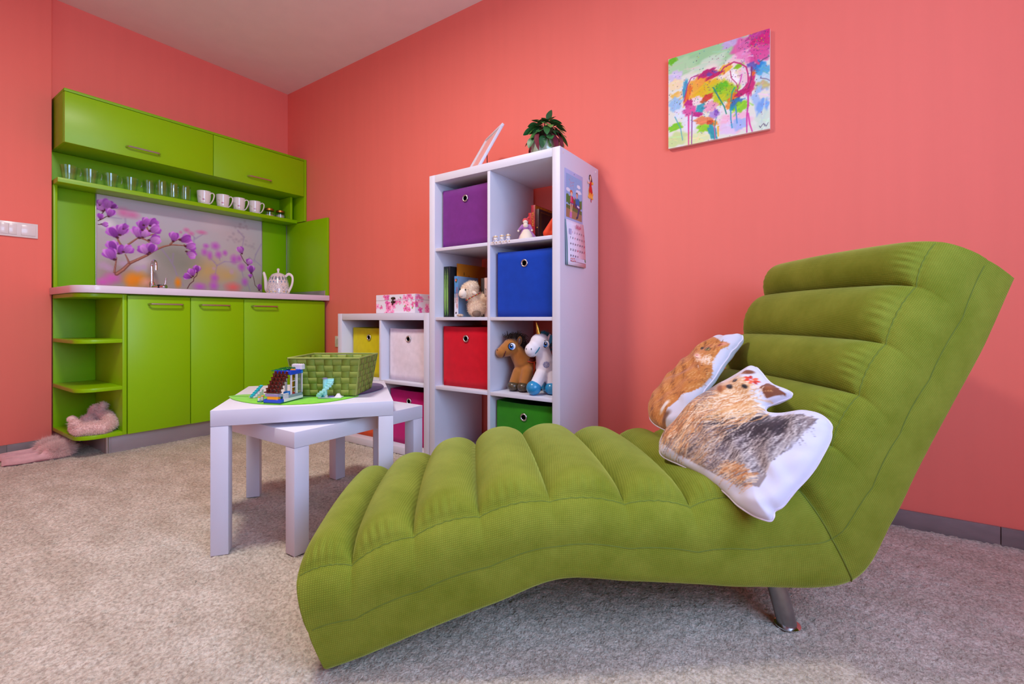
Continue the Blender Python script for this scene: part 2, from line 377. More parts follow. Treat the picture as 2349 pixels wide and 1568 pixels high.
# baseboards made of single tiles
def baseboard(name, axis, c, lo, hi, first, length, sgn):
    base = bx(c, c + sgn * 0.004, lo, hi, -0.01, 0.052, 0) if axis == 'X' else bx(lo, hi, c, c + sgn * 0.004, -0.01, 0.052, 0)
    b = struct(name, base, M_GROUT)
    k = math.floor((lo - first) / length); x = first + k * length; proto = None
    while x < hi:
        u0, u1 = max(x + 0.0012, lo), min(x + length - 0.0012, hi)
        if u1 - u0 > 0.02:
            d0, d1 = sorted((c, c + sgn * 0.011))
            t = bx(d0, d1, u0, u1, -0.01, 0.056, 0.0012) if axis == 'X' else bx(u0, u1, d0, d1, -0.01, 0.056, 0.0012)
            obj('tile', t, M_TILE, b)
        x += length
baseboard('baseboard_back', 'Y', 0.0, 0.6, RX, 4.187, 0.44, -1)
baseboard('baseboard_left', 'X', 0.077, FY, -1.45, -1.62, 0.44, 1)

# ---------------------------------------------------------------- kitchenette
KX = 0.548                                                   # front plane of the doors
def handle(parent, y0, y1, z, x):
    p = [(x, y0, z), (x + 0.016, y0, z), (x + 0.026, y0 + 0.008, z), (x + 0.027, y0 + 0.02, z), (x + 0.027, y1 - 0.02, z), (x + 0.026, y1 - 0.008, z), (x + 0.016, y1, z), (x, y1, z)]
    obj('handle', tube(p, 0.0052, 8), M_STEEL, parent)
def base_unit(y0, y1, h0, h1, label):
    t = thing('base_cabinet', label, 'cabinet', (0.27, (y0 + y1) / 2, 0.1))
    b = bx(0.02, KX - 0.02, y0 + 0.001, y0 + 0.017, 0.1, 0.866); bx(0.02, KX - 0.02, y1 - 0.017, y1 - 0.001, 0.1, 0.866, bm=b)
    bx(0.02, KX - 0.02, y0 + 0.017, y1 - 0.017, 0.1, 0.116, bm=b); bx(0.02, 0.03, y0 + 0.017, y1 - 0.017, 0.116, 0.866, bm=b); bx(0.03, KX - 0.02, y0 + 0.017, y1 - 0.017, 0.85, 0.866, bm=b)
    obj('body', b, M_GREEND, t)
    d = obj('door', bx(KX - 0.019, KX, y0 + 0.002, y1 - 0.002, 0.1, 0.858, 0.0012), M_GREEN, t); handle(d, h0, h1, 0.815, KX)
base_unit(-1.2336, -0.9266, -1.137, -0.972, 'left lime green base cabinet next to the open corner shelves')
base_unit(-0.9266, -0.617, -0.879, -0.711, 'middle lime green base cabinet under the tap')
base_unit(-0.617, -0.022, -0.569, -0.401, 'wide lime green base cabinet under the teapot')
def round_shelf(x0, x1, y0, y1, r):
    q = [(x0, y1), (x0, y0)]
    for i in range(11):
        a = -PI / 2 + (PI / 2) * i / 10; q.append((x1 - r + r * math.cos(a), y0 + r + r * math.sin(a)))
    q.append((x1, y1)); return q
t = thing('corner_shelf_unit', 'lime green open end shelf unit with rounded boards beside the door units', 'shelf', (0.3, -1.34, 0.1))
obj('side_panel', bx(0.02, KX - 0.004, -1.2536, -1.2345, 0.1, 0.866), M_GREEN, t)
obj('back_panel', bx(0.079, 0.091, -1.439, -1.2536, 0.1, 0.866), M_GREEND, t)
for z in (0.099, 0.347, 0.602, 0.846):
    obj('shelf', prism(round_shelf(0.091, KX - 0.004, -1.441, -1.2537, 0.085), z, z + 0.02, bev=0.001), M_GREEN, t)
p = bx(0.46, 0.476, -1.304, -0.004, -0.004, 0.098, 0.0015); bx(0.05, 0.46, -1.304, -1.29, -0.004, 0.098, 0.0015, bm=p)
pl = solo('plinth', p, M_PLINTH, 'grey plinth strip under the green base cabinets', 'plinth')
obj('corner_profile', lathe([(0.008, -0.003), (0.008, 0.098)], 14, (0.472, -1.300, 0)), M_ALU, pl)
obj('joint_strip', bx(0.4755, 0.4775, -1.286, -1.2845, 0, 0.098, 0), M_ALU, pl)
q = [(0.002, -0.003), (0.002, -1.437), (0.08, -1.437), (0.08, -1.452)]
for i in range(15):
    a = -PI / 2 + (PI / 2) * i / 14; q.append((0.578 - 0.125 + 0.125 * math.cos(a), -1.452 + 0.1 + 0.1 * math.sin(a)))
q += [(0.578, -0.003)]
wt = solo('worktop', prism(q, 0.868, 0.907, bev=0.003), M_TOP, 'pinkish white worktop with rounded left end', 'worktop')
# wall cabinet
UX = 0.275
t = thing('wall_cabinet', 'long lime green wall cabinet with two flap doors', 'cabinet', (0.14, -0.72, 1.7))
b = bx(0.002, UX - 0.02, -1.432, -1.416, 1.70, 1.978); bx(0.002, UX, -1.432, -0.021, 1.978, 1.994, bm=b); bx(0.002, UX - 0.018, -1.416, -0.021, 1.70, 1.716, bm=b); bx(0.002, 0.012, -1.416, -0.021, 1.716, 1.978, bm=b)
bx(0.012, UX - 0.02, -0.69, -0.674, 1.716, 1.978, bm=b); obj('body', b, M_GREEND, t)
obj('end_panel', bx(0.002, UX, -0.021, -0.003, 1.505, 1.994), M_GREEN, t)
for y0, y1, a, c_ in ((-1.432, -0.684, -1.16, -0.996), (-0.684, -0.0225, -0.459, -0.295)):
    d = obj('door', bx(UX - 0.018, UX, y0 + 0.0018, y1 - 0.0018, 1.6985, 1.9755, 0.0012), M_GREEN, t); handle(d, a, c_, 1.752, UX)
t = thing('wall_shelf', 'lime green shelf under the wall cabinet holding glasses and mugs', 'shelf', (0.09, -0.72, 1.497))
obj('shelf_board', bx(0.012, 0.174, -1.437, -0.022, 1.4965, 1.5225, 0.0012), M_GREEN, t)
obj('back_panel', bx(0.002, 0.012, -1.432, -0.022, 1.5, 1.699), M_GREEND, t)
obj('end_divider', bx(0.012, 0.174, -0.079, -0.062, 1.5225, 1.699, 0.001), M_GREEN, t)
# panels between worktop and shelf
solo('side_post', bx(0.004, 0.085, -1.4365, -1.420, 0.9075, 1.496, 0.001), M_GREEN, 'narrow green upright panel at the left end of the worktop', 'panel')
solo('wall_cladding', bx(0.002, 0.016, -1.419, -1.236, 0.9075, 1.496, 0.001), M_GREEND, 'green wall panel left of the flower picture', 'panel')
solo('wall_cladding', bx(0.002, 0.016, -0.221, -0.024, 0.9075, 1.496, 0.001), M_GREEND, 'green wall panel behind the teapot', 'panel')
sp = solo('worktop_end_board', bx(0.002, 0.572, -0.020, -0.003, 0.9075, 1.4985, 0.0012), M_GREEN, 'green side panel standing at the right end of the worktop', 'panel')
obj('edge_strip', bx(0.545, 0.548, -0.0225, -0.0200, 0.9075, 0.945, 0), mat('pink_cap', S(196, 140, 150), 0.5), sp)
tr = solo('wall_trim', bx(0.02, 0.545, -0.0245, -0.0202, 0.9078, 0.944, 0.0006), M_ALU, 'low grey trim strip along the foot of the green side panel', 'trim')
solo('corner_profile', bx(0.0162, 0.0235, -0.0245, -0.0202, 0.9445, 1.496, 0.0008), M_ALU, 'vertical aluminium profile in the corner behind the teapot', 'trim')
solo('panel_profile', bx(0.0022, 0.021, -1.2358, -1.2315, 0.9077, 1.496, 0.0008), M_ALU, 'aluminium profile at the left edge of the flower picture', 'trim')
solo('panel_profile', bx(0.0022, 0.021, -0.2255, -0.2212, 0.9077, 1.496, 0.0008), M_ALU, 'aluminium profile at the right edge of the flower picture', 'trim')
solo('joint_cap', bx(0.0165, 0.026, -1.418, -1.2365, 0.9078, 0.918, 0.001), M_TOP, 'small white sealing strip behind the left end of the worktop', 'trim')
# flower picture behind the worktop: layout in metres from its lower left corner
F_BRANCHES=[[(0.097,0.105),(0.129,0.134),(0.165,0.18),(0.205,0.206),(0.256,0.24),(0.303,0.281),(0.351,0.31),(0.396,0.327),(0.471,0.331)],[(0.086,0.114),(0.09,0.153),(0.097,0.207)],[(0.161,0.179),(0.153,0.203),(0.141,0.232)],[(0.127,0.28),(0.109,0.307),(0.099,0.335),(0.101,0.35)],[(0.149,0.29),(0.181,0.322),(0.205,0.345),(0.226,0.358)],[(0.226,0.348),(0.247,0.341),(0.273,0.324)],[(0.226,0.358),(0.26,0.368),(0.298,0.386)],[(0.387,0.328),(0.401,0.346),(0.419,0.359),(0.447,0.376)],[(0.471,0.334),(0.485,0.314)],[(0.253,0.426),(0.268,0.395)]]
F_BRANCHES2=[[(0.49,0.034),(0.504,0.065),(0.528,0.089),(0.531,0.111),(0.548,0.128),(0.555,0.157)],[(0.847,0.311),(0.872,0.263),(0.913,0.222),(0.931,0.175),(0.946,0.134),(0.954,0.086),(1.0,0.033)],[(0.007,0.424),(0.029,0.44),(0.048,0.458)],[(0.021,0.463),(0.034,0.485),(0.038,0.495)],[(0.007,0.401),(0.021,0.403)]]
F_FLOWERS=[(0.088,0.358,0.041,0.044,-30),(0.121,0.377,0.038,0.044,20),(0.137,0.405,0.025,0.022,30),(0.21,0.376,0.047,0.041,-10),(0.239,0.375,0.038,0.033,20),(0.23,0.425,0.038,0.036,0),(0.247,0.453,0.038,0.03,30),(0.285,0.454,0.038,0.033,40),(0.29,0.414,0.038,0.041,60),(0.288,0.349,0.044,0.036,70),(0.082,0.272,0.036,0.044,-20),(0.074,0.22,0.044,0.047,-30),(0.117,0.254,0.033,0.038,30),(0.147,0.262,0.036,0.036,50),(0.247,0.269,0.033,0.047,-35),(0.277,0.283,0.038,0.041,20),(0.408,0.376,0.033,0.044,10),(0.468,0.376,0.05,0.036,70),(0.499,0.332,0.033,0.044,80),(0.504,0.283,0.03,0.044,110),(0.548,0.17,0.028,0.033,10),(0.521,0.143,0.028,0.038,-10),(0.499,0.119,0.033,0.025,-70),(0.85,0.338,0.033,0.033,-20),(0.907,0.254,0.03,0.03,20),(0.925,0.199,0.036,0.036,0),(0.919,0.15,0.019,0.019,0),(0.991,0.064,0.025,0.033,20),(0.044,0.522,0.041,0.044,20),(0.02,0.506,0.033,0.033,-30),(0.08,0.525,0.022,0.022,40),(0.063,0.478,0.033,0.03,20),(0.018,0.448,0.022,0.022,0),(0.033,0.408,0.025,0.015,80),(0.014,0.533,0.017,0.022,0)]
F_BLURS=[(0.074,0.076,0.047,0.036,'a'),(0.029,0.049,0.044,0.028,'a'),(0.201,0.077,0.072,0.055,'o'),(0.173,0.065,0.033,0.044,'o'),(0.264,0.061,0.05,0.033,'p'),(0.433,0.072,0.022,0.038,'o'),(0.568,0.052,0.044,0.028,'m'),(0.664,0.12,0.03,0.033,'m'),(0.659,0.063,0.033,0.038,'m'),(0.793,0.059,0.061,0.038,'r'),(0.129,0.497,0.038,0.033,'k'),(0.177,0.491,0.044,0.028,'k'),(0.485,0.441,0.022,0.017,'k'),(0.514,0.421,0.022,0.017,'k'),(0.58,0.439,0.038,0.017,'k'),(0.449,0.42,0.011,0.011,'k'),(0.608,0.346,0.022,0.019,'m'),(0.67,0.353,0.033,0.03,'m'),(0.598,0.3,0.022,0.028,'m'),(0.633,0.281,0.019,0.033,'m'),(0.691,0.293,0.025,0.028,'m'),(0.736,0.31,0.019,0.022,'m'),(0.799,0.27,0.028,0.038,'m'),(0.855,0.217,0.03,0.033,'m'),(0.878,0.105,0.025,0.033,'m'),(0.838,0.28,0.022,0.028,'m'),(0.782,0.175,0.022,0.028,'v'),(0.659,0.188,0.017,0.017,'v'),(0.033,0.153,0.044,0.033,'v'),(0.063,0.136,0.033,0.028,'v'),(0.133,0.172,0.038,0.028,'v'),(0.205,0.148,0.028,0.028,'v'),(0.239,0.161,0.022,0.022,'v'),(0.125,0.339,0.033,0.028,'v'),(0.157,0.363,0.022,0.028,'v'),(0.21,0.255,0.028,0.028,'v'),(0.23,0.303,0.033,0.033,'v'),(0.197,0.319,0.028,0.022,'v'),(0.67,0.535,0.099,0.072,'w'),(0.23,0.191,0.083,0.066,'w'),(0.618,0.167,0.121,0.099,'y'),(0.755,0.144,0.083,0.061,'y'),(0.051,0.41,0.044,0.033,'l'),(0.884,0.542,0.044,0.038,'g'),(0.827,0.485,0.044,0.038,'g'),(0.799,0.428,0.05,0.033,'g'),(0.861,0.407,0.044,0.033,'g'),(0.919,0.379,0.038,0.028,'g'),(0.405,0.267,0.138,0.083,'s'),(0.475,0.204,0.11,0.083,'s')]
F_TWIGS=[[(0.338,0.29),(0.387,0.222),(0.41,0.177),(0.424,0.13),(0.466,0.052)],[(0.405,0.267),(0.401,0.208)],[(0.528,0.363),(0.533,0.396),(0.514,0.416)],[(0.538,0.386),(0.588,0.426)],[(0.633,0.264),(0.664,0.234),(0.68,0.212),(0.67,0.149)],[(0.68,0.212),(0.733,0.246),(0.827,0.249)],[(0.696,0.277),(0.701,0.249)],[(0.855,0.193),(0.867,0.14)],[(0.901,0.089),(0.919,0.036)],[(1.003,0.408),(0.96,0.323),(0.949,0.28),(1.003,0.236)],[(0.913,0.294),(0.954,0.262)],[(0.827,0.491),(0.872,0.445),(0.855,0.347)],[(0.141,0.46),(0.145,0.381)],[(0.063,0.456),(0.121,0.456)]]
F_DABS=[('9fd39a',0.111,0.386,0.151,0.058,-16),('a9d8a0',0.237,0.365,0.09,0.047,-20),('b8dfae',0.054,0.352,0.065,0.04,-10),('6cc21a',0.017,0.391,0.022,0.014,-15),('cfe6c8',0.173,0.332,0.072,0.029,-15),('d6cdea',0.031,0.319,0.032,0.025,0),('f6e3b4',0.031,0.28,0.032,0.025,0),('f2c35a',0.038,0.234,0.029,0.013,-10),('9cc8ea',0.031,0.192,0.029,0.032,0),('dfe9f7',0.054,0.147,0.029,0.025,0),('7ed321',0.035,0.092,0.04,0.016,-10),('cfe59a',0.038,0.035,0.054,0.032,-10),('e2efb0',0.122,0.017,0.054,0.029,0),('8fd62a',0.151,0.061,0.029,0.018,20),('e9edf5',0.092,0.098,0.032,0.043,0),('c9b4dd',0.264,0.397,0.043,0.022,-20),('e26aa8',0.308,0.36,0.047,0.04,-20),('f08ab8',0.331,0.316,0.054,0.032,-20),('d81b78',0.377,0.37,0.043,0.05,-30),('e0549b',0.364,0.317,0.047,0.04,10),('c2468e',0.354,0.396,0.04,0.014,-15),('f4c9d2',0.291,0.321,0.043,0.022,-15),('ef8fc0',0.305,0.328,0.029,0.018,20),('2a8cd4',0.367,0.258,0.022,0.029,0),('5fb3dc',0.383,0.238,0.022,0.032,0),('c6e3ea',0.383,0.202,0.029,0.029,0),('cbbf82',0.377,0.179,0.029,0.022,20),('a7c8ee',0.37,0.134,0.032,0.047,0),('7fb0ea',0.377,0.089,0.022,0.043,10),('d8ead4',0.383,0.04,0.032,0.043,0),('f0e9da',0.383,0.145,0.022,0.018,0),('f6c1d4',0.271,0.056,0.065,0.043,0),('e7d4ee',0.257,0.037,0.043,0.029,0),('a9c3ec',0.291,0.044,0.032,0.025,0),('f5e7d8',0.18,0.238,0.119,0.079,-20),('f2a23a',0.129,0.248,0.054,0.04,-25),('f0b648',0.099,0.233,0.029,0.043,10),('e8c21a',0.166,0.226,0.054,0.029,-25),('cfd32a',0.216,0.213,0.065,0.036,-20),('6cc41c',0.223,0.215,0.032,0.022,-20),('9fd020',0.257,0.19,0.04,0.025,-20),('c8d420',0.216,0.164,0.032,0.022,-20),('a9cc2e',0.264,0.162,0.025,0.022,0),('f3ede6',0.281,0.254,0.04,0.04,0),('ffffff',0.281,0.247,0.022,0.025,0),('f0e6c0',0.305,0.262,0.029,0.029,0),('86c81e',0.291,0.286,0.022,0.009,-10),('f2b93a',0.237,0.29,0.032,0.018,-25),('b31d6e',0.166,0.294,0.036,0.014,-15),('7a4aa0',0.184,0.286,0.022,0.011,0),('c8205e',0.194,0.274,0.04,0.008,-14),('e8752a',0.084,0.225,0.014,0.04,20),('3d9fc4',0.073,0.252,0.009,0.043,10),('d13a3a',0.166,0.188,0.025,0.014,-20),('c45a30',0.151,0.177,0.014,0.011,0),('f6d9de',0.122,0.188,0.022,0.018,0),('c2187e',0.088,0.181,0.018,0.018,0),('e05aa0',0.092,0.149,0.029,0.022,0),('c2187e',0.126,0.125,0.022,0.011,10),('2fa2b4',0.14,0.149,0.022,0.018,-10),('f0a6bc',0.18,0.146,0.029,0.022,0),('b49ad6',0.194,0.108,0.022,0.018,0),('8a5fb4',0.202,0.114,0.009,0.014,0),('e3792a',0.271,0.153,0.022,0.029,30),('f09a3a',0.254,0.131,0.018,0.014,-30),('1f9aa6',0.268,0.12,0.014,0.014,0),('3f7fb8',0.281,0.139,0.022,0.018,-20),('8fd62a',0.298,0.116,0.029,0.022,-20),('d22a78',0.331,0.195,0.018,0.043,15),('c2186e',0.305,0.173,0.032,0.013,-18),('e26a2a',0.343,0.243,0.008,0.014,0),('6a5fb0',0.335,0.271,0.02,0.018,0),('ef9a2a',0.321,0.242,0.007,0.022,0),('e88a5a',0.151,0.092,0.04,0.018,15),('d0542a',0.18,0.077,0.018,0.011,20),('f09020',0.196,0.07,0.009,0.013,0),('2e9fae',0.187,0.034,0.016,0.036,-20),('f0d0d8',0.311,0.245,0.022,0.043,0)]
F_LINES=[('c2186e',[(0.129,0.279),(0.151,0.304),(0.166,0.307),(0.198,0.278),(0.216,0.277),(0.233,0.298),(0.271,0.309),(0.298,0.293),(0.318,0.273),(0.325,0.238),(0.325,0.205),(0.291,0.173)],0.0032),('b31d5e',[(0.257,0.276),(0.261,0.245),(0.281,0.217),(0.286,0.193),(0.285,0.175)],0.0018),('d64aa8',[(0.301,0.248),(0.295,0.22),(0.285,0.194)],0.0025),('1f8f7a',[(0.191,0.223),(0.212,0.176),(0.233,0.133),(0.242,0.099)],0.0032),('1f9f8a',[(0.274,0.2),(0.264,0.184),(0.259,0.145)],0.0029),('e23a90',[(0.088,0.13),(0.088,0.001)],0.0036),('9a5a9a',[(0.103,0.142),(0.101,0.002)],0.0032),('d23a9a',[(0.325,0.164),(0.325,0.117),(0.32,0.074),(0.32,0.004)],0.0036),('e04aa6',[(0.325,0.08),(0.331,0.035),(0.34,0.003)],0.0036),('2f9fc0',[(0.259,0.111),(0.259,0.077),(0.264,0.035)],0.0029),('3f8fd0',[(0.278,0.121),(0.283,0.05)],0.0029),('4fa8b8',[(0.029,0.137),(0.054,0.079),(0.062,0.026)],0.0022),('e05a9a',[(0.194,0.059),(0.198,0.003)],0.0022),('f0c02a',[(0.209,0.052),(0.21,0.012)],0.0036),('6a5070',[(0.354,0.273),(0.38,0.286),(0.402,0.292)],0.0025),('7a6080',[(0.37,0.213),(0.393,0.203),(0.404,0.193)],0.0018),('5fb8b0',[(0.38,0.254),(0.402,0.236)],0.0014),('5fb8b0',[(0.378,0.24),(0.402,0.219)],0.0014),('d0488a',[(0.364,0.273),(0.351,0.292),(0.348,0.315)],0.005),('8a2a6a',[(0.338,0.267),(0.336,0.216),(0.325,0.183)],0.0029),('5a4a6a',[(0.366,0.019),(0.37,0.011),(0.375,0.019),(0.382,0.026),(0.386,0.013)],0.0014),('5a4a6a',[(0.386,0.022),(0.391,0.012),(0.396,0.023),(0.399,0.026)],0.0011),('b03080',[(0.069,0.198),(0.084,0.265),(0.099,0.292),(0.129,0.298)],0.0025)]
VIO = [hx('a85cc0'), hx('9a4cb4'), hx('b873cc'), hx('c287d4'), hx('8a3ea6')]
def magnolia(pr, x, y, rx, ry, ang, alt):
    """one blossom: cupped petals around a base"""
    r = (rx + ry) / 2; a0 = math.radians(ang)
    for k, (da, ln, wd) in enumerate(((-48, 1.05, 0.42), (46, 1.0, 0.42), (-20, 1.15, 0.46), (22, 1.12, 0.46), (0, 1.0, 0.5))):
        a = a0 + math.radians(da); cx = x + math.sin(a) * r * 0.30 * ln; cy = y + math.cos(a) * r * 0.30 * ln - r * 0.12
        b = VIO[(k + alt) % 5]
        pr.blob(cx, cy, r * wd, r * 0.80 * ln, -math.degrees(a), tuple(c * 0.74 for c in b), 0.16, 1, grad=tuple(min(1, c * 1.22) for c in b))
        pr.stroke([(x, y - r * 0.5), (cx + math.sin(a) * r * 0.4, cy + math.cos(a) * r * 0.4)], r * 0.06, r * 0.02, tuple(c * 0.7 for c in b), 0.5)
    pr.blob(x - math.sin(a0) * r * 0.55, y - math.cos(a0) * r * 0.62, r * 0.26, r * 0.2, 0, hx('4a2030'), 0.4, 0.9)
def flower_print():
    pr = Print(1.006, 0.587, 0.0022, hx('b9bcc4')); ny, nx = pr.a.shape[:2]
    V = np.linspace(0, 1, ny)[:, None, None]; U = np.linspace(0, 1, nx)[None, :, None]
    pr.a = np.array(hx('a9a49a')) * (1 - V) + np.array(hx('c3c6d2')) * V + 0 * U
    for x, y, rx, ry, c in ((0.15, 0.47, 0.2, 0.12, 'bcc6d0'), (0.5, 0.5, 0.4, 0.1, 'c4c4d2'), (0.45, 0.2, 0.3, 0.22, '8f9480'), (0.8, 0.3, 0.25, 0.2, 'c6c2ba'), (0.1, 0.1, 0.15, 0.12, '9a8078'), (0.75, 0.45, 0.3, 0.12, 'cfc0c2'), (0.55, 0.38, 0.3, 0.12, 'bcc8cc')):
        pr.blob(x, y, rx, ry, 0, hx(c), 1.0, 0.7)
    BC = dict(a='c85fb4', o='e88a1c', p='e0a890', m='b45fc0', r='e06a66', k='c879a8', v='c4a6cc', w='d8ccd2', y='cdb064', l='d8dade', g='a9a0ac', s='8c9484')
    for x, y, rx, ry, k in F_BLURS:
        if k in 'syw': pr.blob(x, y, rx * 1.3, ry * 1.3, 0, hx(BC[k]), 0.9, 0.75)
    for l in F_TWIGS: pr.stroke(l, 0.011, 0.007, hx('9a8cb8'), 0.5, 1.4)
    for x, y, rx, ry, k in F_BLURS:
        if k == 'g':
            for i in range(7): pr.blob(x + random.uniform(-1, 1) * rx, y + random.uniform(-1, 1) * ry, 0.016, 0.014, 0, hx(BC[k]), 0.9, 0.5)
        elif k in 'v': pr.blob(x, y, rx, ry, 0, hx(BC[k]), 0.7, 0.6, 0.06)
        elif k not in 'syw': pr.blob(x, y, rx * 1.3, ry * 1.3, 0, hx(BC[k]), 0.85, 0.95, 0.03, grad=tuple(min(1, c * 1.12) for c in hx(BC[k])))
    for l in F_BRANCHES[:1]: pr.stroke(l, 0.021, 0.006, hx('7a4a3e')); pr.stroke([(a, b + 0.002) for a, b in l], 0.011, 0.003, hx('c08a72'), 0.8)
    for l in F_BRANCHES[1:]:
        pr.stroke(l, 0.011, 0.006, hx('7a4a3e')); pr.stroke([(a - 0.001, b + 0.001) for a, b in l], 0.005, 0.003, hx('b98570'), 0.8)
    for l in F_BRANCHES2: pr.stroke(l, 0.005, 0.004, hx('553038'))
    for i, f in enumerate(F_FLOWERS): magnolia(pr, f[0], f[1], f[2] * 1.05, f[3] * 1.05, f[4], i)
    return pr
bs = solo('splash_picture_panel', bx(0.002, 0.0195, -1.2305, -0.2265, 0.9078, 1.496, 0.0005), mat('panel_core', S(210, 205, 212), 0.4), 'glossy picture panel of purple magnolia blossoms behind the worktop', 'picture')
link('picture_print', print_grid(flower_print(), 400, 234, lambda u, v: (0.0199, -1.2305 + u * 1.004 / 1.006, 0.9082 + v)), M_PRINT, bs)

# glass mugs
def glass_cup(name, label, group, r0, r1, h, loc, rotz, handle_=True, foot=0.008):
    t = thing(name, label, 'glass', loc, rotz, group, room=False)
    w = 0.0024
    obj('body', lathe([(0.0, 0.0), (r0 * 0.96, 0), (r0, 0.003), (r1, h - 0.001), (r1 - w / 2, h), (r1 - w, h - 0.001), (r0 - w, foot + 0.003), (r0 * 0.8, foot), (0, foot)], 28), M_GLASS, t)
    if handle_:
        rm = r0 + (r1 - r0) * 0.5
        obj('handle', tube(smooth_path([(r1 * 0.97, 0, h * 0.80), (rm + 0.026, 0, h * 0.82), (rm + 0.033, 0, h * 0.62), (rm + 0.026, 0, h * 0.32), (r0 + 0.002, 0, h * 0.20)], 6), 0.0038, 8), M_GLASS, t)
    return t
SZ = 1.5226
g0 = glass_cup('glass_mug', 'clear glass mug at the far left end of the shelf', 'clear glass mugs on the green shelf', 0.030, 0.041, 0.092, (0.09, -1.372, SZ), 0.62)
for y, lb in ((-1.278, 'second clear glass mug from the left on the shelf'), (-1.182, 'third clear glass mug from the left on the shelf'), (-1.083, 'clear glass mug with free handle nearest the tumblers')):
    copy_thing(g0, (0.09, y, SZ), 0.62, lb, 'clear glass mugs on the green shelf')
u0 = glass_cup('glass_tumbler', 'straight glass tumbler standing behind the other tumblers', 'glass tumblers on the green shelf', 0.030, 0.033, 0.108, (0.055, -0.975, SZ), 0, False, 0.014)
for x, y, lb in ((0.11, -0.925, 'left tumbler in the front row of straight glasses'), (0.10, -0.855, 'middle tumbler in the front row of straight glasses'), (0.10, -0.785, 'tumbler standing right beside the first white mug')):
    copy_thing(u0, (x, y, SZ), 0.3, lb, 'glass tumblers on the green shelf')
# white mugs with a meadow flower print
def lathe_print(prof, pr, n, name, m, parent, cap_from=None):
    bm = bmesh.new(); L = [0.0]
    for a, b in zip(prof, prof[1:]): L.append(L[-1] + math.hypot(b[0] - a[0], b[1] - a[1]))
    V, UV = [], []
    for (r, z), l in zip(prof, L):
        for i in range(n):
            a = 2 * PI * i / n; V.append((r * math.cos(a), r * math.sin(a), z)); UV.append((i / n, z))
    F = [(j * n + i, j * n + (i + 1) % n, (j + 1) * n + (i + 1) % n, (j + 1) * n + i) for j in range(len(prof) - 1) for i in range(n)]
    me = bpy.data.meshes.new(name); me.from_pydata(V, [], F); U = np.array(UV); set_cols(me, pr.at(U[:, 0] * pr.w, U[:, 1]))
    return link(name, me, m, parent, 60)
def dense(prof, step=0.002):
    out = [prof[0]]
    for a, b in zip(prof, prof[1:]):
        k = max(1, int(math.hypot(b[0] - a[0], b[1] - a[1]) / step))
        for i in range(1, k + 1): out.append((a[0] + (b[0] - a[0]) * i / k, a[1] + (b[1] - a[1]) * i / k))
    return out
mp_ = Print(0.27, 0.11, 0.001, hx('efe6e6'))
for k in (0.0, 0.135):
    cx = (0.27 * 0.785 + k) % 0.27
    for i in range(26):
        a = random.uniform(0, 2 * PI); q = random.uniform(0, 0.011); mp_.blob(cx - 0.016 + q * math.cos(a), 0.055 + q * math.sin(a), 0.0016, 0.0016, 0, hx('b9ab7c'), 0.5, 0.9)
    mp_.stroke([(cx - 0.016, 0.055), (cx - 0.012, 0.016)], 0.0009, 0.0009, hx('9a9a70'))
    mp_.stroke([(cx + 0.012, 0.036), (cx + 0.010, 0.012)], 0.0011, 0.001, hx('7a8a5a'))
    for dx, dy in ((0, 0), (0.006, 0.001), (0.003, 0.004), (-0.004, 0.002)): mp_.blob(cx + 0.012 + dx, 0.037 + dy, 0.0042, 0.0036, 0, hx('b2456a'), 0.4)
    for i in range(10): mp_.stroke([(cx + random.uniform(-0.03, 0.03), 0.004), (cx + random.uniform(-0.03, 0.03), 0.02)], 0.0014, 0.0006, hx('6f8a5c'), 0.8)
    for i in range(6): mp_.blob(cx + random.uniform(-0.03, 0.03), random.uniform(0.012, 0.03), 0.002, 0.002, 0, hx('d8b45a'), 0.5)
def white_mug(label, loc, rotz):
    t = thing('white_mug', label, 'mug', loc, rotz, 'white flowered mugs on the green shelf', room=False)
    prof = dense([(0, 0.0), (0.028, 0.0), (0.031, 0.002), (0.036, 0.02), (0.0405, 0.05), (0.0435, 0.099), (0.0425, 0.1005), (0.0412, 0.099), (0.038, 0.05), (0.033, 0.02), (0.028, 0.006), (0, 0.005)])
    lathe_print(prof, mp_, 72, 'body', M_PRINTC, t)
    obj('handle', tube(smooth_path([(0.0415, 0, 0.080), (0.056, 0, 0.089), (0.070, 0, 0.078), (0.067, 0, 0.050), (0.052, 0, 0.022), (0.036, 0, 0.012)], 7), 0.0040, 10), mat('white_ceramic', S(238, 228, 228), 0.12, coat=0.4), t)
    return t
m0 = white_mug('white flowered mug closest to the glass tumblers', (0.095, -0.668, SZ), 0.62)
for y, lb in ((-0.545, 'second white flowered mug from the tumblers'), (-0.434, 'third white flowered mug from the tumblers'), (-0.318, 'white flowered mug next to the lidded jars')):
    copy_thing(m0, (0.095, y, SZ), 0.62, lb)
# jars
M_COPPER = mat('copper_lid', S(176, 116, 52), 0.3, 0.9, vary=0.12, vscale=40)
def jar(label, loc, s, content, cc):
    t = thing('lidded_jar', label, 'jar', loc, 0.3, 'lidded jars on the green shelf', room=False); t.scale = (1.18, 1.18, 1.42)
    obj('glass_body', lathe([(0, 0), (0.026 * s, 0), (0.032 * s, 0.004), (0.033 * s, 0.028), (0.027 * s, 0.036), (0.025 * s, 0.038), (0.023 * s, 0.036), (0.030 * s, 0.027), (0.029 * s, 0.005), (0, 0.003)], 24), M_GLASS, t)
    obj('lid', lathe([(0, 0.050), (0.024 * s, 0.050), (0.027 * s, 0.048), (0.027 * s, 0.038), (0.0255 * s, 0.038), (0, 0.0385)], 28), M_COPPER, t)
    obj('content', lathe([(0, 0.0035), (0.026 * s, 0.006), (0.027 * s, content), (0.012, content + 0.004), (0, content)], 20), mat(cc[0], cc[1], 0.7, bump=0.5, bscale=300), t)
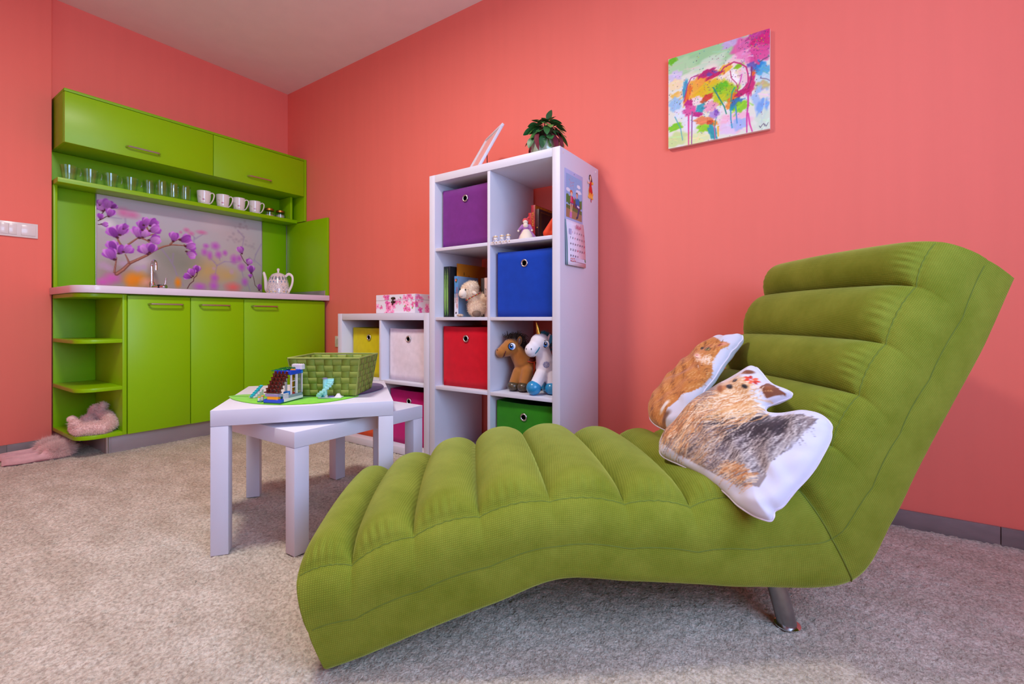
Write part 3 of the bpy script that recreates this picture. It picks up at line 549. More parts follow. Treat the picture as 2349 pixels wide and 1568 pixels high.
jar('glass jar with copper lid beside the last white mug', (0.085, -0.2, SZ), 1.08, 0.014, ('pink_sweets', S(214, 170, 166)))
jar('smaller pale filled jar with copper lid at the shelf end', (0.085, -0.112, SZ), 1.0, 0.022, ('pale_powder', S(196, 178, 172)))
# teapot
tp_ = Print(0.5, 0.15, 0.0011, hx('e8dcd6'))
rg = random.Random(3)
for i in range(1700):
    y = 0.004 + 0.085 * rg.random() ** 1.7; c = rg.choice(['33408a', '2c5f9e', '6d7fb8', '3a3f6e', '4a9aa0', '5a60a0', 'caa23a'])
    tp_.blob(rg.random() * 0.5, y, rg.uniform(0.0009, 0.0022), rg.uniform(0.0009, 0.0022), 0, hx(c), 0.5)
for i in range(16):
    x = (i + 0.5) / 16 * 0.5; tp_.blob(x, 0.092, 0.011, 0.0105, 0, hx('44487c'), 0.15); tp_.blob(x, 0.092, 0.0088, 0.0084, 0, hx('dcd8c8'), 0.2)
    for k in range(6):
        a = k * PI / 3; tp_.blob(x + 0.0045 * math.cos(a), 0.092 + 0.0045 * math.sin(a), 0.0026, 0.0026, 0, hx(['3a4a90', '4f9a8a'][k % 2]), 0.3)
    tp_.blob(x, 0.092, 0.003, 0.003, 0, hx('d8a02c'), 0.3); x2 = x + 0.0156
    tp_.poly([(x2 - 0.005, 0.072), (x2, 0.079), (x2 + 0.005, 0.072), (x2, 0.065)], hx('3c7ab0')); tp_.blob(x, 0.018, 0.005, 0.005, 0, hx('d8b040'), 0.4)
t = thing('teapot', 'white teapot with blue and yellow tile pattern on the worktop', 'teapot', (0.30, -0.248, 0.9075), math.radians(34), room=False); t.scale = (1.0, 1.0, 1.36)
prof = dense([(0, 0.0), (0.074, 0.0), (0.079, 0.004), (0.080, 0.014), (0.078, 0.035), (0.072, 0.065), (0.061, 0.094), (0.050, 0.107), (0.044, 0.110)], 0.0025)
lathe_print(prof, tp_, 120, 'body', M_PRINTC, t)
MC = mat('white_ceramic', S(238, 228, 228), 0.12)
ld = obj('lid', lathe([(0.049, 0.1085), (0.046, 0.112), (0.034, 0.118), (0.016, 0.123), (0.008, 0.125), (0, 0.1255)], 32), MC, t)
obj('knob', lathe([(0.0075, 0.123), (0.006, 0.128), (0.0095, 0.137), (0.0105, 0.143), (0.007, 0.147), (0, 0.149)], 10), MC, ld)
obj('spout', tube(smooth_path([(-0.066, 0, 0.022), (-0.086, 0, 0.034), (-0.092, 0, 0.062), (-0.097, 0, 0.092), (-0.106, 0, 0.118), (-0.112, 0, 0.124)], 5), [0.020 - 0.0125 * (i / 25) ** 0.7 for i in range(26)], 14), MC, t)
obj('handle', tube(smooth_path([(0.055, 0, 0.103), (0.078, 0, 0.116), (0.103, 0, 0.105), (0.108, 0, 0.08), (0.098, 0, 0.048), (0.075, 0, 0.016)], 6), 0.0065, 10, flat=1.2), MC, t)
# tap
t = thing('kitchen_tap', 'chrome gooseneck tap with side lever before the flower picture', 'tap', (0.10, -0.975, 0.9075), math.radians(34), room=False)
obj('base', lathe([(0.0, 0), (0.024, 0), (0.024, 0.004), (0.0195, 0.012), (0.0185, 0.05), (0.014, 0.062), (0, 0.064)], 24), M_CHROME, t)
obj('spout', tube(smooth_path([(0, 0, 0.055), (0, 0, 0.12), (0.0, 0, 0.165), (0.006, -0.004, 0.185), (0.022, -0.012, 0.197), (0.038, -0.02, 0.19), (0.045, -0.024, 0.17), (0.046, -0.025, 0.135)], 7), 0.0088, 14), M_CHROME, t)
bd = obj('mixer_body', tube([(0.006, 0, 0.028), (0.05, 0, 0.03), (0.085, 0, 0.03), (0.092, 0, 0.03)], [0.016, 0.0165, 0.0165, 0.014], 16), M_CHROME, t)
obj('lever', tube([(0.082, 0, 0.038), (0.088, 0.0, 0.055), (0.094, 0, 0.088)], [0.006, 0.0055, 0.0045], 10), M_CHROME, t)
obj('mixer_cap', tube([(0.056, 0, 0.016), (0.056, 0, 0.044)], [0.0172, 0.0172], 16), mat('dark_ring', S(60, 56, 58), 0.3, 0.8), bd)
# wall switch and socket
M_PLAST = mat('white_plastic', S(226, 218, 216), 0.22, coat=0.2, vary=0.01)
t = thing('light_switch', 'double wall switch and blank plate in one white frame left of the kitchenette', 'switch', (0.078, -1.575, 1.175))
fr = bx(0.078, 0.087, -1.651, -1.499, 1.176, 1.2565, 0.003); obj('frame', fr, M_PLAST, t)
for y0, y1 in ((-1.6425, -1.6125), (-1.6118, -1.5815)): obj('rocker', bx(0.085, 0.0905, y0, y1, 1.188, 1.2445, 0.0015), M_PLAST, t)
obj('socket_cover', bx(0.085, 0.0905, -1.566, -1.509, 1.188, 1.2445, 0.0018), M_PLAST, t)
t = thing('wall_socket', 'white wall socket beside the low white shelf', 'socket', (0.69, -0.004, 0.52))
obj('plate', bx(0.652, 0.732, -0.0095, 0.0, 0.52, 0.602, 0.003), M_PLAST, t)
obj('well', lathe([(0.021, -0.0125), (0.0235, -0.0125), (0.0235, -0.009), (0.018, -0.0085), (0, -0.0088)], 28, (0.692, 0, 0.561), axis='Y'), mat('socket_well', S(196, 190, 186), 0.35), t)
for dx in (-0.0095, 0.0095): obj('hole', lathe([(0.0026, -0.0098), (0, -0.0098)], 12, (0.692 + dx, 0, 0.561), axis='Y'), M_BLACK, t)
# ceiling lamp (above the room's middle)
t = thing('ceiling_lamp', 'round white ceiling lamp', 'lamp', (2.2, -1.7, 2.5))
obj('base', lathe([(0, 2.59), (0.2, 2.59), (0.2, 2.57), (0, 2.57)], 32, (2.2, -1.7, 0)), M_PLAST, t)
obj('diffuser', lathe([(0.19, 2.57), (0.18, 2.545), (0.12, 2.525), (0, 2.515)], 32, (2.2, -1.7, 0)), mat('lamp_diffuser', (1, 0.93, 0.84, 1), 0.5, emit=4.0, vary=0), t)
ll = bpy.data.lights.new('ceiling_lamp_light', 'AREA'); ll.shape = 'DISK'; ll.size = 0.38; ll.energy = 32; ll.color = (1.0, 0.93, 0.86)
lo = bpy.data.objects.new('ceiling_lamp_light', ll); COL.objects.link(lo); lo.location = (2.2, -1.7, 2.505)
# ---------------------------------------------------------------- white cube shelves
TH, SH = 0.038, 0.016
def cube_shelf(x0, cols, rows, label):
    w = cols * 0.3353 + (cols - 1) * SH + 2 * TH; h = rows * 0.3353 + (rows - 1) * SH + 2 * TH; y0, y1 = -0.41, -0.02
    t = thing('cube_shelf', label, 'shelf', (x0 + w / 2, -0.215, 0))
    obj('side_panel', bx(x0, x0 + TH, y0, y1, 0, h, 0.0012), M_WHITE, t); obj('side_panel', bx(x0 + w - TH, x0 + w, y0, y1, 0, h, 0.0012), M_WHITE, t)
    obj('top_panel', bx(x0 + TH + 0.0004, x0 + w - TH - 0.0004, y0 + 0.0006, y1, h - TH, h - 0.0004, 0.001), M_WHITE, t); obj('bottom_panel', bx(x0 + TH, x0 + w - TH, y0 + 0.0006, y1, 0, TH, 0.001), M_WHITE, t)
    for c in range(1, cols):
        xx = x0 + TH + c * 0.3353 + (c - 1) * SH; obj('divider', bx(xx, xx + SH, y0 + 0.003, y1, TH, h - TH, 0.0008), M_WHITE, t)
    for r in range(1, rows):
        zz = TH + r * 0.3353 + (r - 1) * SH
        for c in range(cols):
            xx = x0 + TH + c * (0.3353 + SH); obj('shelf_board', bx(xx + 0.0003, xx + 0.335, y0 + 0.0035, y1, zz, zz + SH, 0.0008), M_WHITE, t)
    for yy in (-0.385, -0.05): obj('screw_cap', lathe([(0.006, 0), (0.006, 0.0012), (0.004, 0.0022), (0, 0.0024)], 14, (x0 + w, yy, h - 0.02), axis='X'), M_PLAST, t)
    return t
LX, TX = 1.256, 2.021
cube_shelf(LX, 2, 2, 'low white cube shelf with yellow, white and pink boxes')
cube_shelf(TX, 2, 4, 'tall white cube shelf with boxes, books and plush toys')
def cell(x0, c, r): return x0 + TH + c * (0.3353 + SH), TH + r * (0.3353 + SH)      # lower left corner; r counts from the floor
def box_bin(x0, c, r, col, name, label, dx=0.012, recess=0.055, h=0.305, sag=0.008, w=0.31):
    cx, cz = cell(x0, c, r); cx += dx; t = thing('fabric_box', label, 'box', (cx + w / 2, -0.22, cz), group='fabric boxes in the cube shelves')
    m = mat('felt_' + name, col, 0.9, vary=0.06, vscale=30, bump=0.35, bscale=420, bdist=0.0007, sheen=0.15, spec=0.15)
    yf, yb = -0.41 + recess, -0.41 + recess + 0.32; bm = bmesh.new(); k = 14
    def wall(fa, n, tdir):          # a fabric sheet with thickness
        rows = []
        for j in range(9):
            row = []
            for i in range(n + 1):
                p = fa(i / n, j / 8); row.append(bm.verts.new(p))
            rows.append(row)
        for a, b in zip(rows, rows[1:]):
            for i in range(n): bm.faces.new((a[i], a[i + 1], b[i + 1], b[i]))
    ph = random.uniform(0, 6)
    top = lambda u: cz + h - sag * 4 * u * (1 - u) * 0.5
    wall(lambda u, v: (cx + u * w, yf - 0.006 * math.sin(PI * u) * math.sin(PI * v) + 0.0016 * math.sin(7 * u + 5 * v + ph) * math.sin(PI * u), cz + 0.001 + v * (top(u) - cz - 0.001)), k, 1)
    wall(lambda u, v: (cx + u * w, yb, cz + 0.001 + v * (top(u) - cz - 0.001)), k, 1)
    wall(lambda u, v: (cx, yf + u * 0.32, cz + 0.001 + v * (h - 0.001)), k, 1); wall(lambda u, v: (cx + w, yf + u * 0.32, cz + 0.001 + v * (h - 0.001)), k, 1)
    vs = [bm.verts.new(p) for p in ((cx, yf, cz + 0.002), (cx + w, yf, cz + 0.002), (cx + w, yb, cz + 0.002), (cx, yb, cz + 0.002))]; bm.faces.new(vs)
    bmesh.ops.remove_doubles(bm, verts=bm.verts, dist=2e-4)
    o = obj('body', bm, m, t); sm = o.modifiers.new('thickness', 'SOLIDIFY'); sm.thickness = 0.004; sm.offset = 0
    gx, gz = cx + w / 2, cz + h * 0.80
    g = obj('grommet', torus((gx, yf - 0.0085, gz), 0.0145, 0.0038, axis='Y'), M_STEEL, t)
    obj('hole', lathe([(0.0125, yf - 0.0088), (0, yf - 0.0088)], 24, (gx, 0, gz), axis='Y'), M_BLACK, g)
    hm = bx(cx + 0.004, cx + w - 0.004, yf - 0.0030, yf + 0.0005, cz + h - 0.012, cz + h - 0.009, 0.0005); 
    hm.free(); return t
box_bin(TX, 0, 3, S(112, 42, 122), 'purple', 'purple fabric box in the top left cell of the tall shelf', recess=0.05, h=0.30)
box_bin(TX, 1, 2, S(18, 62, 168), 'blue', 'blue fabric box in the tall shelf below the toys', dx=0.018, recess=0.04)
box_bin(TX, 0, 1, S(206, 12, 36), 'red', 'red fabric box in the tall shelf below the plush sheep', dx=0.016, recess=0.05)
box_bin(TX, 1, 0, S(44, 128, 16), 'green', 'green fabric box in the bottom right cell of the tall shelf', dx=0.014, recess=0.04, h=0.31)
box_bin(LX, 0, 1, S(206, 200, 0), 'yellow', 'yellow fabric box in the low shelf', dx=0.018, recess=0.07, h=0.29)
box_bin(LX, 1, 1, S(232, 222, 230), 'white', 'off-white fabric box in the low shelf', dx=0.016, recess=0.055, h=0.29)
box_bin(LX, 1, 0, S(186, 10, 108), 'magenta', 'magenta fabric box in the bottom of the low shelf', dx=0.016, recess=0.06, h=0.30)
box_bin(LX, 0, 0, S(226, 84, 24), 'orange', 'orange fabric box low behind the white tables', dx=0.012, recess=0.06, h=0.30)

# ---------------------------------------------------------------- things on and in the tall shelf
def book(name, x0, x1, yf, depth, z0, h, cover, label, cat='book', parts=None, group=None, tilt=0.0):
    t = thing(name, label, cat, ((x0 + x1) / 2, yf + depth / 2, z0), group=group)
    w = x1 - x0; c = 0.0022
    b = bx(x0, x0 + c, yf, yf + depth, z0, z0 + h, 0.0006); bx(x1 - c, x1, yf, yf + depth, z0, z0 + h, 0.0006, bm=b); bx(x0, x1, yf, yf + 0.003, z0, z0 + h, 0.001, bm=b)
    obj('cover', b, cover, t); obj('pages', bx(x0 + c, x1 - c, yf + 0.003, yf + depth - 0.004, z0 + 0.003, z0 + h - 0.003, 0.0004), mat('paper', S(228, 220, 200), 0.8, bump=0.3, bscale=500, stretch=(40, 1, 1)), t)
    return t
Z2 = cell(TX, 0, 2)[1] + 0.0006; Z1 = cell(TX, 1, 3)[1] + 0.0006
# folders with grass-green spines
gp = Print(0.02, 0.26, 0.001, hx('1c2420'))
for i in range(46):
    x = random.uniform(0, 0.02); gp.stroke([(x, random.uniform(0, 0.1)), (x + random.uniform(-0.002, 0.002), random.uniform(0.12, 0.26))], random.uniform(0.0008, 0.002), 0.001, hx(random.choice(['5aa82a', '7cc03a', '3f7a22', '9ad04a', 'a8c06a', '6a8a5a'])), 0.8)
for k, (a, b, lb) in enumerate(((2.062, 2.077, 'leftmost black folder with grass print spine'), (2.078, 2.093, 'grass print folder between the two outer folders'), (2.094, 2.106, 'plain black folder on the right of the grass folders'))):
    t = book('folder', a, b, -0.345, 0.25, Z2, 0.262, mat('folder_black', S(24, 26, 32), 0.45), lb, 'folder', group='dark folders standing in the tall shelf')
    if k < 2: link('spine_print', print_grid(gp, 21, 130, lambda u, v: (a + 0.0006 + u * (b - a - 0.0012) / 0.02 - t.location.x, -0.3455 - t.location.y, 0.001 + v)), M_PRINT, t)
# orange thin book behind, blue book and the small ones
t = book('book', 2.124, 2.130, -0.315, 0.235, Z2, 0.278, mat('orange_cover', S(196, 118, 22), 0.5), 'tall thin orange-brown book rising behind the plush sheep')
for dx, dz, s in ((0.05, 0.235, 0.008), (0.09, 0.22, 0.010), (0.15, 0.215, 0.014)): obj('cover_line', bx(2.1303, 2.1306, -0.315 + dx, -0.315 + dx + 0.004, Z2 + dz - s * 2, Z2 + dz, 0), M_BLACK, t)
bp = Print(0.03, 0.21, 0.0008, hx('d8dce6'))
bp.a[int(0.12 / 0.0008):] = hx('4f8fc4'); bp.a[int(0.10 / 0.0008):int(0.12 / 0.0008)] = hx('9dbcd6')
bp.blob(0.016, 0.186, 0.008, 0.014, -20, hx('2f6a50'), 0.3); bp.blob(0.011, 0.189, 0.0085, 0.0085, 0, hx('c83a3a'), 0.3); bp.blob(0.011, 0.189, 0.0035, 0.0035, 0, hx('f0d0a0'), 0.4); bp.blob(0.013, 0.02, 0.007, 0.006, 30, hx('3a3238'), 0.4, 1, 0.4)
t = book('book', 2.134, 2.162, -0.345, 0.16, Z2, 0.208, mat('bluewhite_cover', S(120, 150, 186), 0.35), 'thick blue and white book left of the plush sheep')
link('spine_print', print_grid(bp, 34, 220, lambda u, v: (2.1346 + u * 0.0268 / 0.03 - t.location.x, -0.3456 - t.location.y, v * 0.99 + 0.001)), M_PRINT, t)
text('ЦВЕТОВОДСТВО', 0.0125, mat('red_ink', S(206, 80, 60), 0.5), t, (2.1535, -0.3462, Z2 + 0.098), (PI / 2, -PI / 2, 0), sx=1.05)
text('Домашние цветы', 0.0065, mat('grey_ink', S(90, 98, 116), 0.5), t, (2.1415, -0.3462, Z2 + 0.10), (PI / 2, -PI / 2, 0), sx=1.0)
for a, b, h, c, lb, tx in ((2.272, 2.292, 0.195, S(60, 52, 48), 'dark paperback with pale lettering behind the plush sheep', None), (2.293, 2.312, 0.196, S(226, 196, 190), 'pale pink book with bold black lettering behind the plush sheep', 'ДОЗОР'), (2.313, 2.330, 0.19, S(92, 74, 34), 'dark olive book beside the pale pink book', None), (2.331, 2.352, 0.165, S(70, 72, 120), 'short blue-grey book at the shelf divider', None)):
    t = book('book', a, b, -0.30, 0.15, Z2, h, mat('cover_%d' % int(a * 1000), c, 0.5), lb, group='small books behind the plush sheep')
    if tx: text(tx, 0.0125, M_BLACK, t, ((a + b) / 2, -0.3006, Z2 + h * 0.62), (PI / 2, -PI / 2, 0), sx=1.0)
# upper right cell: books
t = book('book', 2.523, 2.541, -0.25, 0.2, Z1, 0.150, mat('red_cover', S(196, 22, 30), 0.4), 'small plain red book at the back of the upper cell')
op = Print(0.22, 0.18, 0.002, hx('c8781c'))
for i in range(40):
    a = random.uniform(0.1, 1.5); op.stroke([(0, 0.06), (0.3 * math.cos(a), 0.06 + 0.3 * math.sin(a))], 0.001, 0.008, hx(random.choice(['e0a024', 'b8541c', 'd88a1c', 'a8401c'])), 0.6)
t = book('book', 2.545, 2.568, -0.26, 0.22, Z1, 0.182, mat('crimson_spine', S(166, 16, 40), 0.4), 'red spined book with orange sunburst cover behind the felt doll')
link('cover_print', print_grid(op, 60, 50, lambda u, v: (2.5683 - t.location.x, -0.26 + u - t.location.y, v)), M_PRINT, t)
text('НОСТІА', 0.017, mat('yellow_ink', S(230, 170, 40), 0.5), t, (2.5565, -0.2606, Z1 + 0.115), (PI / 2, -PI / 2, 0))
t = book('book', 2.588, 2.607, -0.29, 0.2, Z1, 0.152, mat('dark_leather', S(58, 18, 20), 0.4, vary=0.25, vscale=30, bump=0.4, bscale=90), 'dark brown leather-look book standing beside the orange pouch')
fr_ = bx(2.6072, 2.6082, -0.275, -0.11, Z1 + 0.012, Z1 + 0.016, 0); bx(2.6072, 2.6082, -0.275, -0.11, Z1 + 0.136, Z1 + 0.14, 0, bm=fr_); bx(2.6072, 2.6082, -0.277, -0.273, Z1 + 0.012, Z1 + 0.14, 0, bm=fr_)
obj('embossed_frame', fr_, mat('dull_gold', S(120, 74, 30), 0.4, 0.5), t); obj('spine_dot', ell((2.5975, -0.2905, Z1 + 0.065), (0.003, 0.001, 0.003)), mat('gold_dot', S(206, 156, 60), 0.3, 0.8), t)

VR = math.radians(34.5)
# plush sheep
t = thing('plush_sheep', 'cream plush sheep with bead collar between the books', 'plush toy', (2.238, -0.345, Z2), VR, room=False)
M_SHEEP = mat('cream_plush', S(248, 230, 204), 0.9, sheen=0.4, bump=0.8, bscale=260, bdist=0.002)
bo = organic('body', [('e', (0.036, 0.02, 0.052), (0.048, 0.045, 0.052)), ('e', (0.055, 0.03, 0.085), (0.04, 0.04, 0.04)), ('e', (-0.002, 0.0, 0.132), (0.042, 0.036, 0.04)), ('c', (0.005, 0.0, 0.118), (0.03, 0.015, 0.08), 0.026, 0.032), ('e', (0.006, -0.006, 0.152), (0.034, 0.03, 0.025))], M_SHEEP, t, 0.004)
add_fur(bo, bo, M_SHEEP, 9000, 0.009, 0.0014, droop=0.2, seed=3, curl=0.9)
fc = obj('face', ell((-0.031, -0.018, 0.118), (0.023, 0.022, 0.027), (0, 0.5, 0.3)), mat('cream_velour', S(236, 222, 204), 0.85, sheen=0.3), t)
for c_ in ((-0.019, -0.038, 0.134), (-0.047, -0.026, 0.138)): obj('eye', ell(c_, (0.0032, 0.0025, 0.0045)), mat('eye_black', S(12, 12, 16), 0.1), fc)
obj('mouth', tube(smooth_path([(-0.044, -0.036, 0.103), (-0.038, -0.040, 0.099), (-0.033, -0.040, 0.104)], 4), 0.0008, 6), M_BLACK, fc)
obj('ear', ell((0.024, -0.030, 0.118), (0.015, 0.007, 0.009), (0.3, 0.5, 0.2)), M_SHEEP, t)
obj('foot', ell((0.034, -0.028, 0.016), (0.022, 0.02, 0.016)), mat('grey_brown_velour', S(122, 100, 84), 0.9), t)
for i in range(18):
    a = i / 17; p = Vector((-0.016 + 0.068 * a, -0.030 - 0.014 * math.sin(PI * a), 0.082 + 0.036 * a))
    obj('bead', ell(p, 0.0026, n=10, m=8), mat(('bead_red', 'bead_yellow', 'bead_black')[(0, 0, 1, 2)[i % 4]], (S(180, 24, 34), S(226, 170, 40), S(24, 20, 30))[(0, 0, 1, 2)[i % 4]], 0.25), t)
solo('seashell', ell((0, 0, 0.008), (0.018, 0.012, 0.008), (0, 0, 0.3)), mat('speckled_shell', S(226, 206, 180), 0.4, vscale=180, col2=S(120, 80, 60)), 'small speckled seashell lying before the plush sheep', 'shell', (2.196, -0.372, Z2))

# felt doll
t = thing('felt_doll', 'felt doll with red hair and lilac cream dress', 'doll', (2.572, -0.345, Z1), VR, room=False)
M_LIL = mat('lilac_wool', S(160, 104, 162), 0.95, sheen=0.4, bump=0.6, bscale=240); M_CRM = mat('cream_wool', S(222, 206, 186), 0.95, sheen=0.4, bump=0.5, bscale=240)
obj('skirt', lathe([(0, 0), (0.034, 0), (0.035, 0.004), (0.028, 0.025), (0.018, 0.042), (0.012, 0.05), (0, 0.052)], 26), M_CRM, t)
organic('overskirt', [('c', (-0.026, 0.008, 0.006), (-0.014, 0.004, 0.046), 0.012, 0.009), ('c', (0.036, 0.004, 0.008), (0.014, 0, 0.046), 0.014, 0.009), ('c', (0.0, 0.026, 0.008), (0, 0.012, 0.046), 0.014, 0.01), ('c', (0.018, 0.022, 0.008), (0.008, 0.01, 0.046), 0.014, 0.01)], M_LIL, t, 0.003)
organic('torso', [('e', (-0.003, 0, 0.060), (0.016, 0.012, 0.016)), ('c', (-0.016, 0, 0.066), (-0.034, -0.004, 0.048), 0.009, 0.006), ('c', (0.014, 0, 0.066), (0.024, -0.006, 0.050), 0.009, 0.006), ('e', (-0.003, 0.002, 0.066), (0.022, 0.012, 0.009))], M_LIL, t, 0.0025)
obj('bodice', ell((-0.003, -0.007, 0.068), (0.012, 0.009, 0.012)), M_CRM, t)
hd = obj('head', ell((-0.004, -0.002, 0.084), (0.0115, 0.011, 0.0115)), M_CRM, t); obj('hair', ell((-0.003, 0.003, 0.091), (0.0145, 0.0125, 0.0125)), mat('red_wool', S(206, 46, 52), 0.95, sheen=0.4, bump=0.6, bscale=260), hd); obj('bun', ell((0.011, 0.004, 0.104), 0.0065), MATS['red_wool'], hd)
for c_ in ((-0.0365, -0.006, 0.043), (0.026, -0.009, 0.045)): obj('hand', ell(c_, (0.005, 0.004, 0.005)), M_CRM, t)
# three tiny sheep on the shelf edge
def tiny_sheep(label, loc, rz):
    t = thing('sheep_figurine', label, 'figurine', loc, rz, 'tiny white sheep on the shelf edge', room=False)
    mw = mat('white_resin', S(222, 224, 236), 0.6, bump=0.9, bscale=420, bdist=0.0015); mt_ = mat('tan_resin', S(206, 168, 120), 0.5); mc = mat('cream_resin', S(232, 208, 172), 0.5)
    obj('body', ell((0, 0, 0.0105), (0.0095, 0.008, 0.011)), mw, t); h = obj('head', ell((0, -0.006, 0.0225), (0.0045, 0.004, 0.0055)), mc, t); obj('wool', ell((0, -0.002, 0.0275), (0.005, 0.004, 0.003)), mw, h)
    for s in (-1, 1):
        obj('ear', ell((s * 0.0075, -0.004, 0.023), (0.0045, 0.002, 0.0025), (0, s * 0.5, 0)), mt_, h)
        obj('leg', tube(smooth_path([(s * 0.005, -0.005, 0.004), (s * 0.007, -0.013, 0.0035), (s * 0.0075, -0.0165, -0.004)], 4), 0.0012, 6), mw, t); obj('foot', ell((s * 0.0078, -0.0175, -0.006), (0.0028, 0.0036, 0.0026)), mt_, t)
        obj('hand', ell((s * 0.0055, -0.0095, 0.011), 0.0027), mc, t)
    return t
s0 = tiny_sheep('leftmost tiny sheep figurine on the shelf edge', (2.434, -0.394, Z1), VR * 0.6)
copy_thing(s0, (2.470, -0.394, Z1), VR * 0.9, 'middle tiny sheep figurine on the shelf edge'); copy_thing(s0, (2.505, -0.394, Z1), VR * 0.8, 'tiny sheep figurine nearest the felt doll')
# orange cloth bag
organic_o = organic('cloth_pouch', [('c', (0, 0, 0.02), (0.028, 0.01, 0.085), 0.02, 0.010), ('c', (0.02, 0.01, 0.02), (0.032, 0.012, 0.07), 0.02, 0.012), ('e', (0.008, 0, 0.016), (0.028, 0.016, 0.016))], mat('orange_cloth', S(214, 62, 18), 0.7, bump=0.2, bscale=60, bdist=0.002), None, 0.003)
organic_o.location = (2.688, -0.352, Z1 + 0.0005); organic_o.rotation_euler = (0, 0, 0.3); tag(organic_o, 'orange cloth pouch leaning at the right side of the upper cell', 'pouch')
# ---------------------------------------------------------------- plush horse and unicorn
Z3 = cell(TX, 1, 1)[1] + 0.0006
def strands(name, pts, m, parent, n, length, width, spread, back, seed, droop=0.6):
    """a mane: tufts of thin locks growing along a line"""
    rg = random.Random(seed); bm = bmesh.new(); P = smooth_path(pts, 8)
    for i in range(n):
        p = rg.choice(P) + Vector((rg.gauss(0, spread), rg.gauss(0, spread), rg.gauss(0, spread * 0.4)))
        d = Vector(back) + Vector((rg.gauss(0, 0.45), rg.gauss(0, 0.45), rg.gauss(0, 0.35))); L = length * rg.uniform(0.6, 1.3)
        q = [p, p + d * L * 0.5 + Vector((0, 0, L * 0.15)), p + d * L + Vector((0, 0, -droop * L))]
        tube(smooth_path(q, 3), [width * (1 - 0.14 * k) for k in range(7)], 4, bm=bm)
    o = obj(name, bm, m, parent, 80); o['kind'] = 'stuff'; return o
def eye_part(parent, c, rx, rz, ny, iris=(60, 130, 214), shape='round'):
    y = c[1]
    e = obj('eye', ell(c, (rx, 0.003, rz)), mat('eye_outline', S(16, 16, 28), 0.25), parent)
    obj('eye_white', ell((c[0] + rx * 0.14, y - 0.0012, c[2]), (rx * 0.82, 0.0028, rz * 0.88)), mat('eye_white', S(236, 236, 244), 0.2), e)
    obj('iris', ell((c[0] - rx * 0.08, y - 0.0024, c[2] - rz * 0.05), (rx * 0.68, 0.0026, rz * 0.74)), mat('eye_blue', S(*iris), 0.2), e)
    obj('pupil', ell((c[0] - rx * 0.14, y - 0.0036, c[2] + rz * 0.08), (rx * 0.46, 0.0022, rz * 0.54)), MATS['eye_outline'], e)
    obj('glint', ell((c[0] - rx * 0.05, y - 0.0052, c[2] + rz * 0.24), (rx * 0.17, 0.0014, rz * 0.17)), MATS['eye_white'], e)
t = thing('plush_horse', 'brown plush horse with dark mane and blue eyes', 'plush toy', (2.497, -0.300, Z3), VR, room=False)
M_H = mat('brown_plush', S(168, 104, 36), 0.85, sheen=0.35, bump=0.3, bscale=500, vary=0.08, vscale=25)
organic('body', [('e', (-0.034, 0, 0.208), (0.042, 0.040, 0.042)), ('e', (-0.055, -0.006, 0.196), (0.036, 0.034, 0.034)), ('e', (-0.080, -0.012, 0.183), (0.027, 0.028, 0.026)), ('c', (-0.008, 0.004, 0.185), (0.022, 0.012, 0.138), 0.036, 0.046),
    ('e', (0.036, 0.02, 0.112), (0.055, 0.050, 0.054)), ('e', (0.078, 0.045, 0.108), (0.050, 0.048, 0.050)), ('c', (0.002, 0.0, 0.085), (-0.022, -0.006, 0.030), 0.030, 0.024), ('c', (0.042, -0.020, 0.092), (0.027, -0.036, 0.030), 0.030, 0.024),
    ('c', (0.09, 0.04, 0.08), (0.095, 0.03, 0.024), 0.026, 0.02), ('c', (0.11, 0.07, 0.08), (0.12, 0.07, 0.024), 0.026, 0.02)], M_H, t, 0.0035)
M_HOOF = mat('dark_hoof_fabric', S(72, 58, 36), 0.35, vary=0.4, vscale=160, coat=0.3)
for c_ in ((-0.023, -0.010, 0.0235), (0.023, -0.040, 0.0235), (0.097, 0.024, 0.0235)): obj('hoof', ell(c_, (0.030, 0.032, 0.0240)), M_HOOF, t)
eye_part(t, (-0.030, -0.0395, 0.213), 0.0185, 0.0185, -1)
er = obj('ear', ell((0.006, -0.018, 0.238), (0.0125, 0.006, 0.022), (0, 0.18, 0.3)), M_H, t); obj('ear_lining', ell((0.0065, -0.0225, 0.237), (0.0085, 0.004, 0.016), (0, 0.18, 0.3)), mat('ear_lining', S(110, 74, 54), 0.4, vary=0.5, vscale=200), er)
obj('bridle', xf(torus((0, 0, 0), 0.0285, 0.0024, axis='X'), Matrix.Translation((-0.066, -0.010, 0.187)) @ Matrix.Rotation(0.35, 4, 'Y') @ Matrix.Rotation(0.2, 4, 'Z')), mat('bridle_brown', S(92, 34, 26), 0.5), t)
obj('nostril', ell((-0.098, -0.030, 0.196), (0.0018, 0.002, 0.003)), M_BLACK, t)
obj('smile', tube(smooth_path([(-0.066, -0.037, 0.181), (-0.063, -0.038, 0.169), (-0.070, -0.039, 0.163)], 5), 0.0009, 6), M_BLACK, t)
strands('mane', [(-0.050, 0.0, 0.252), (-0.020, 0.004, 0.256), (0.010, 0.012, 0.245), (0.020, 0.02, 0.205), (0.030, 0.028, 0.165)], mat('dark_brown_hair', S(64, 46, 34), 0.6, vary=0.3, vscale=60), t, 520, 0.032, 0.0013, 0.010, (0.25, -0.1, 0.42), 4)
sd = obj('saddle', ell((0.058, 0.012, 0.150), (0.028, 0.04, 0.014), (0.3, 0.2, 0)), mat('saddle_brown', S(86, 26, 18), 0.45), t)
obj('girth_strap', xf(torus((0, 0, 0), 0.0475, 0.0038, axis='X'), Matrix.Translation((0.055, 0.026, 0.114)) @ Matrix.Rotation(0.5, 4, 'Z')), mat('orange_strap', S(206, 66, 20), 0.5), t)
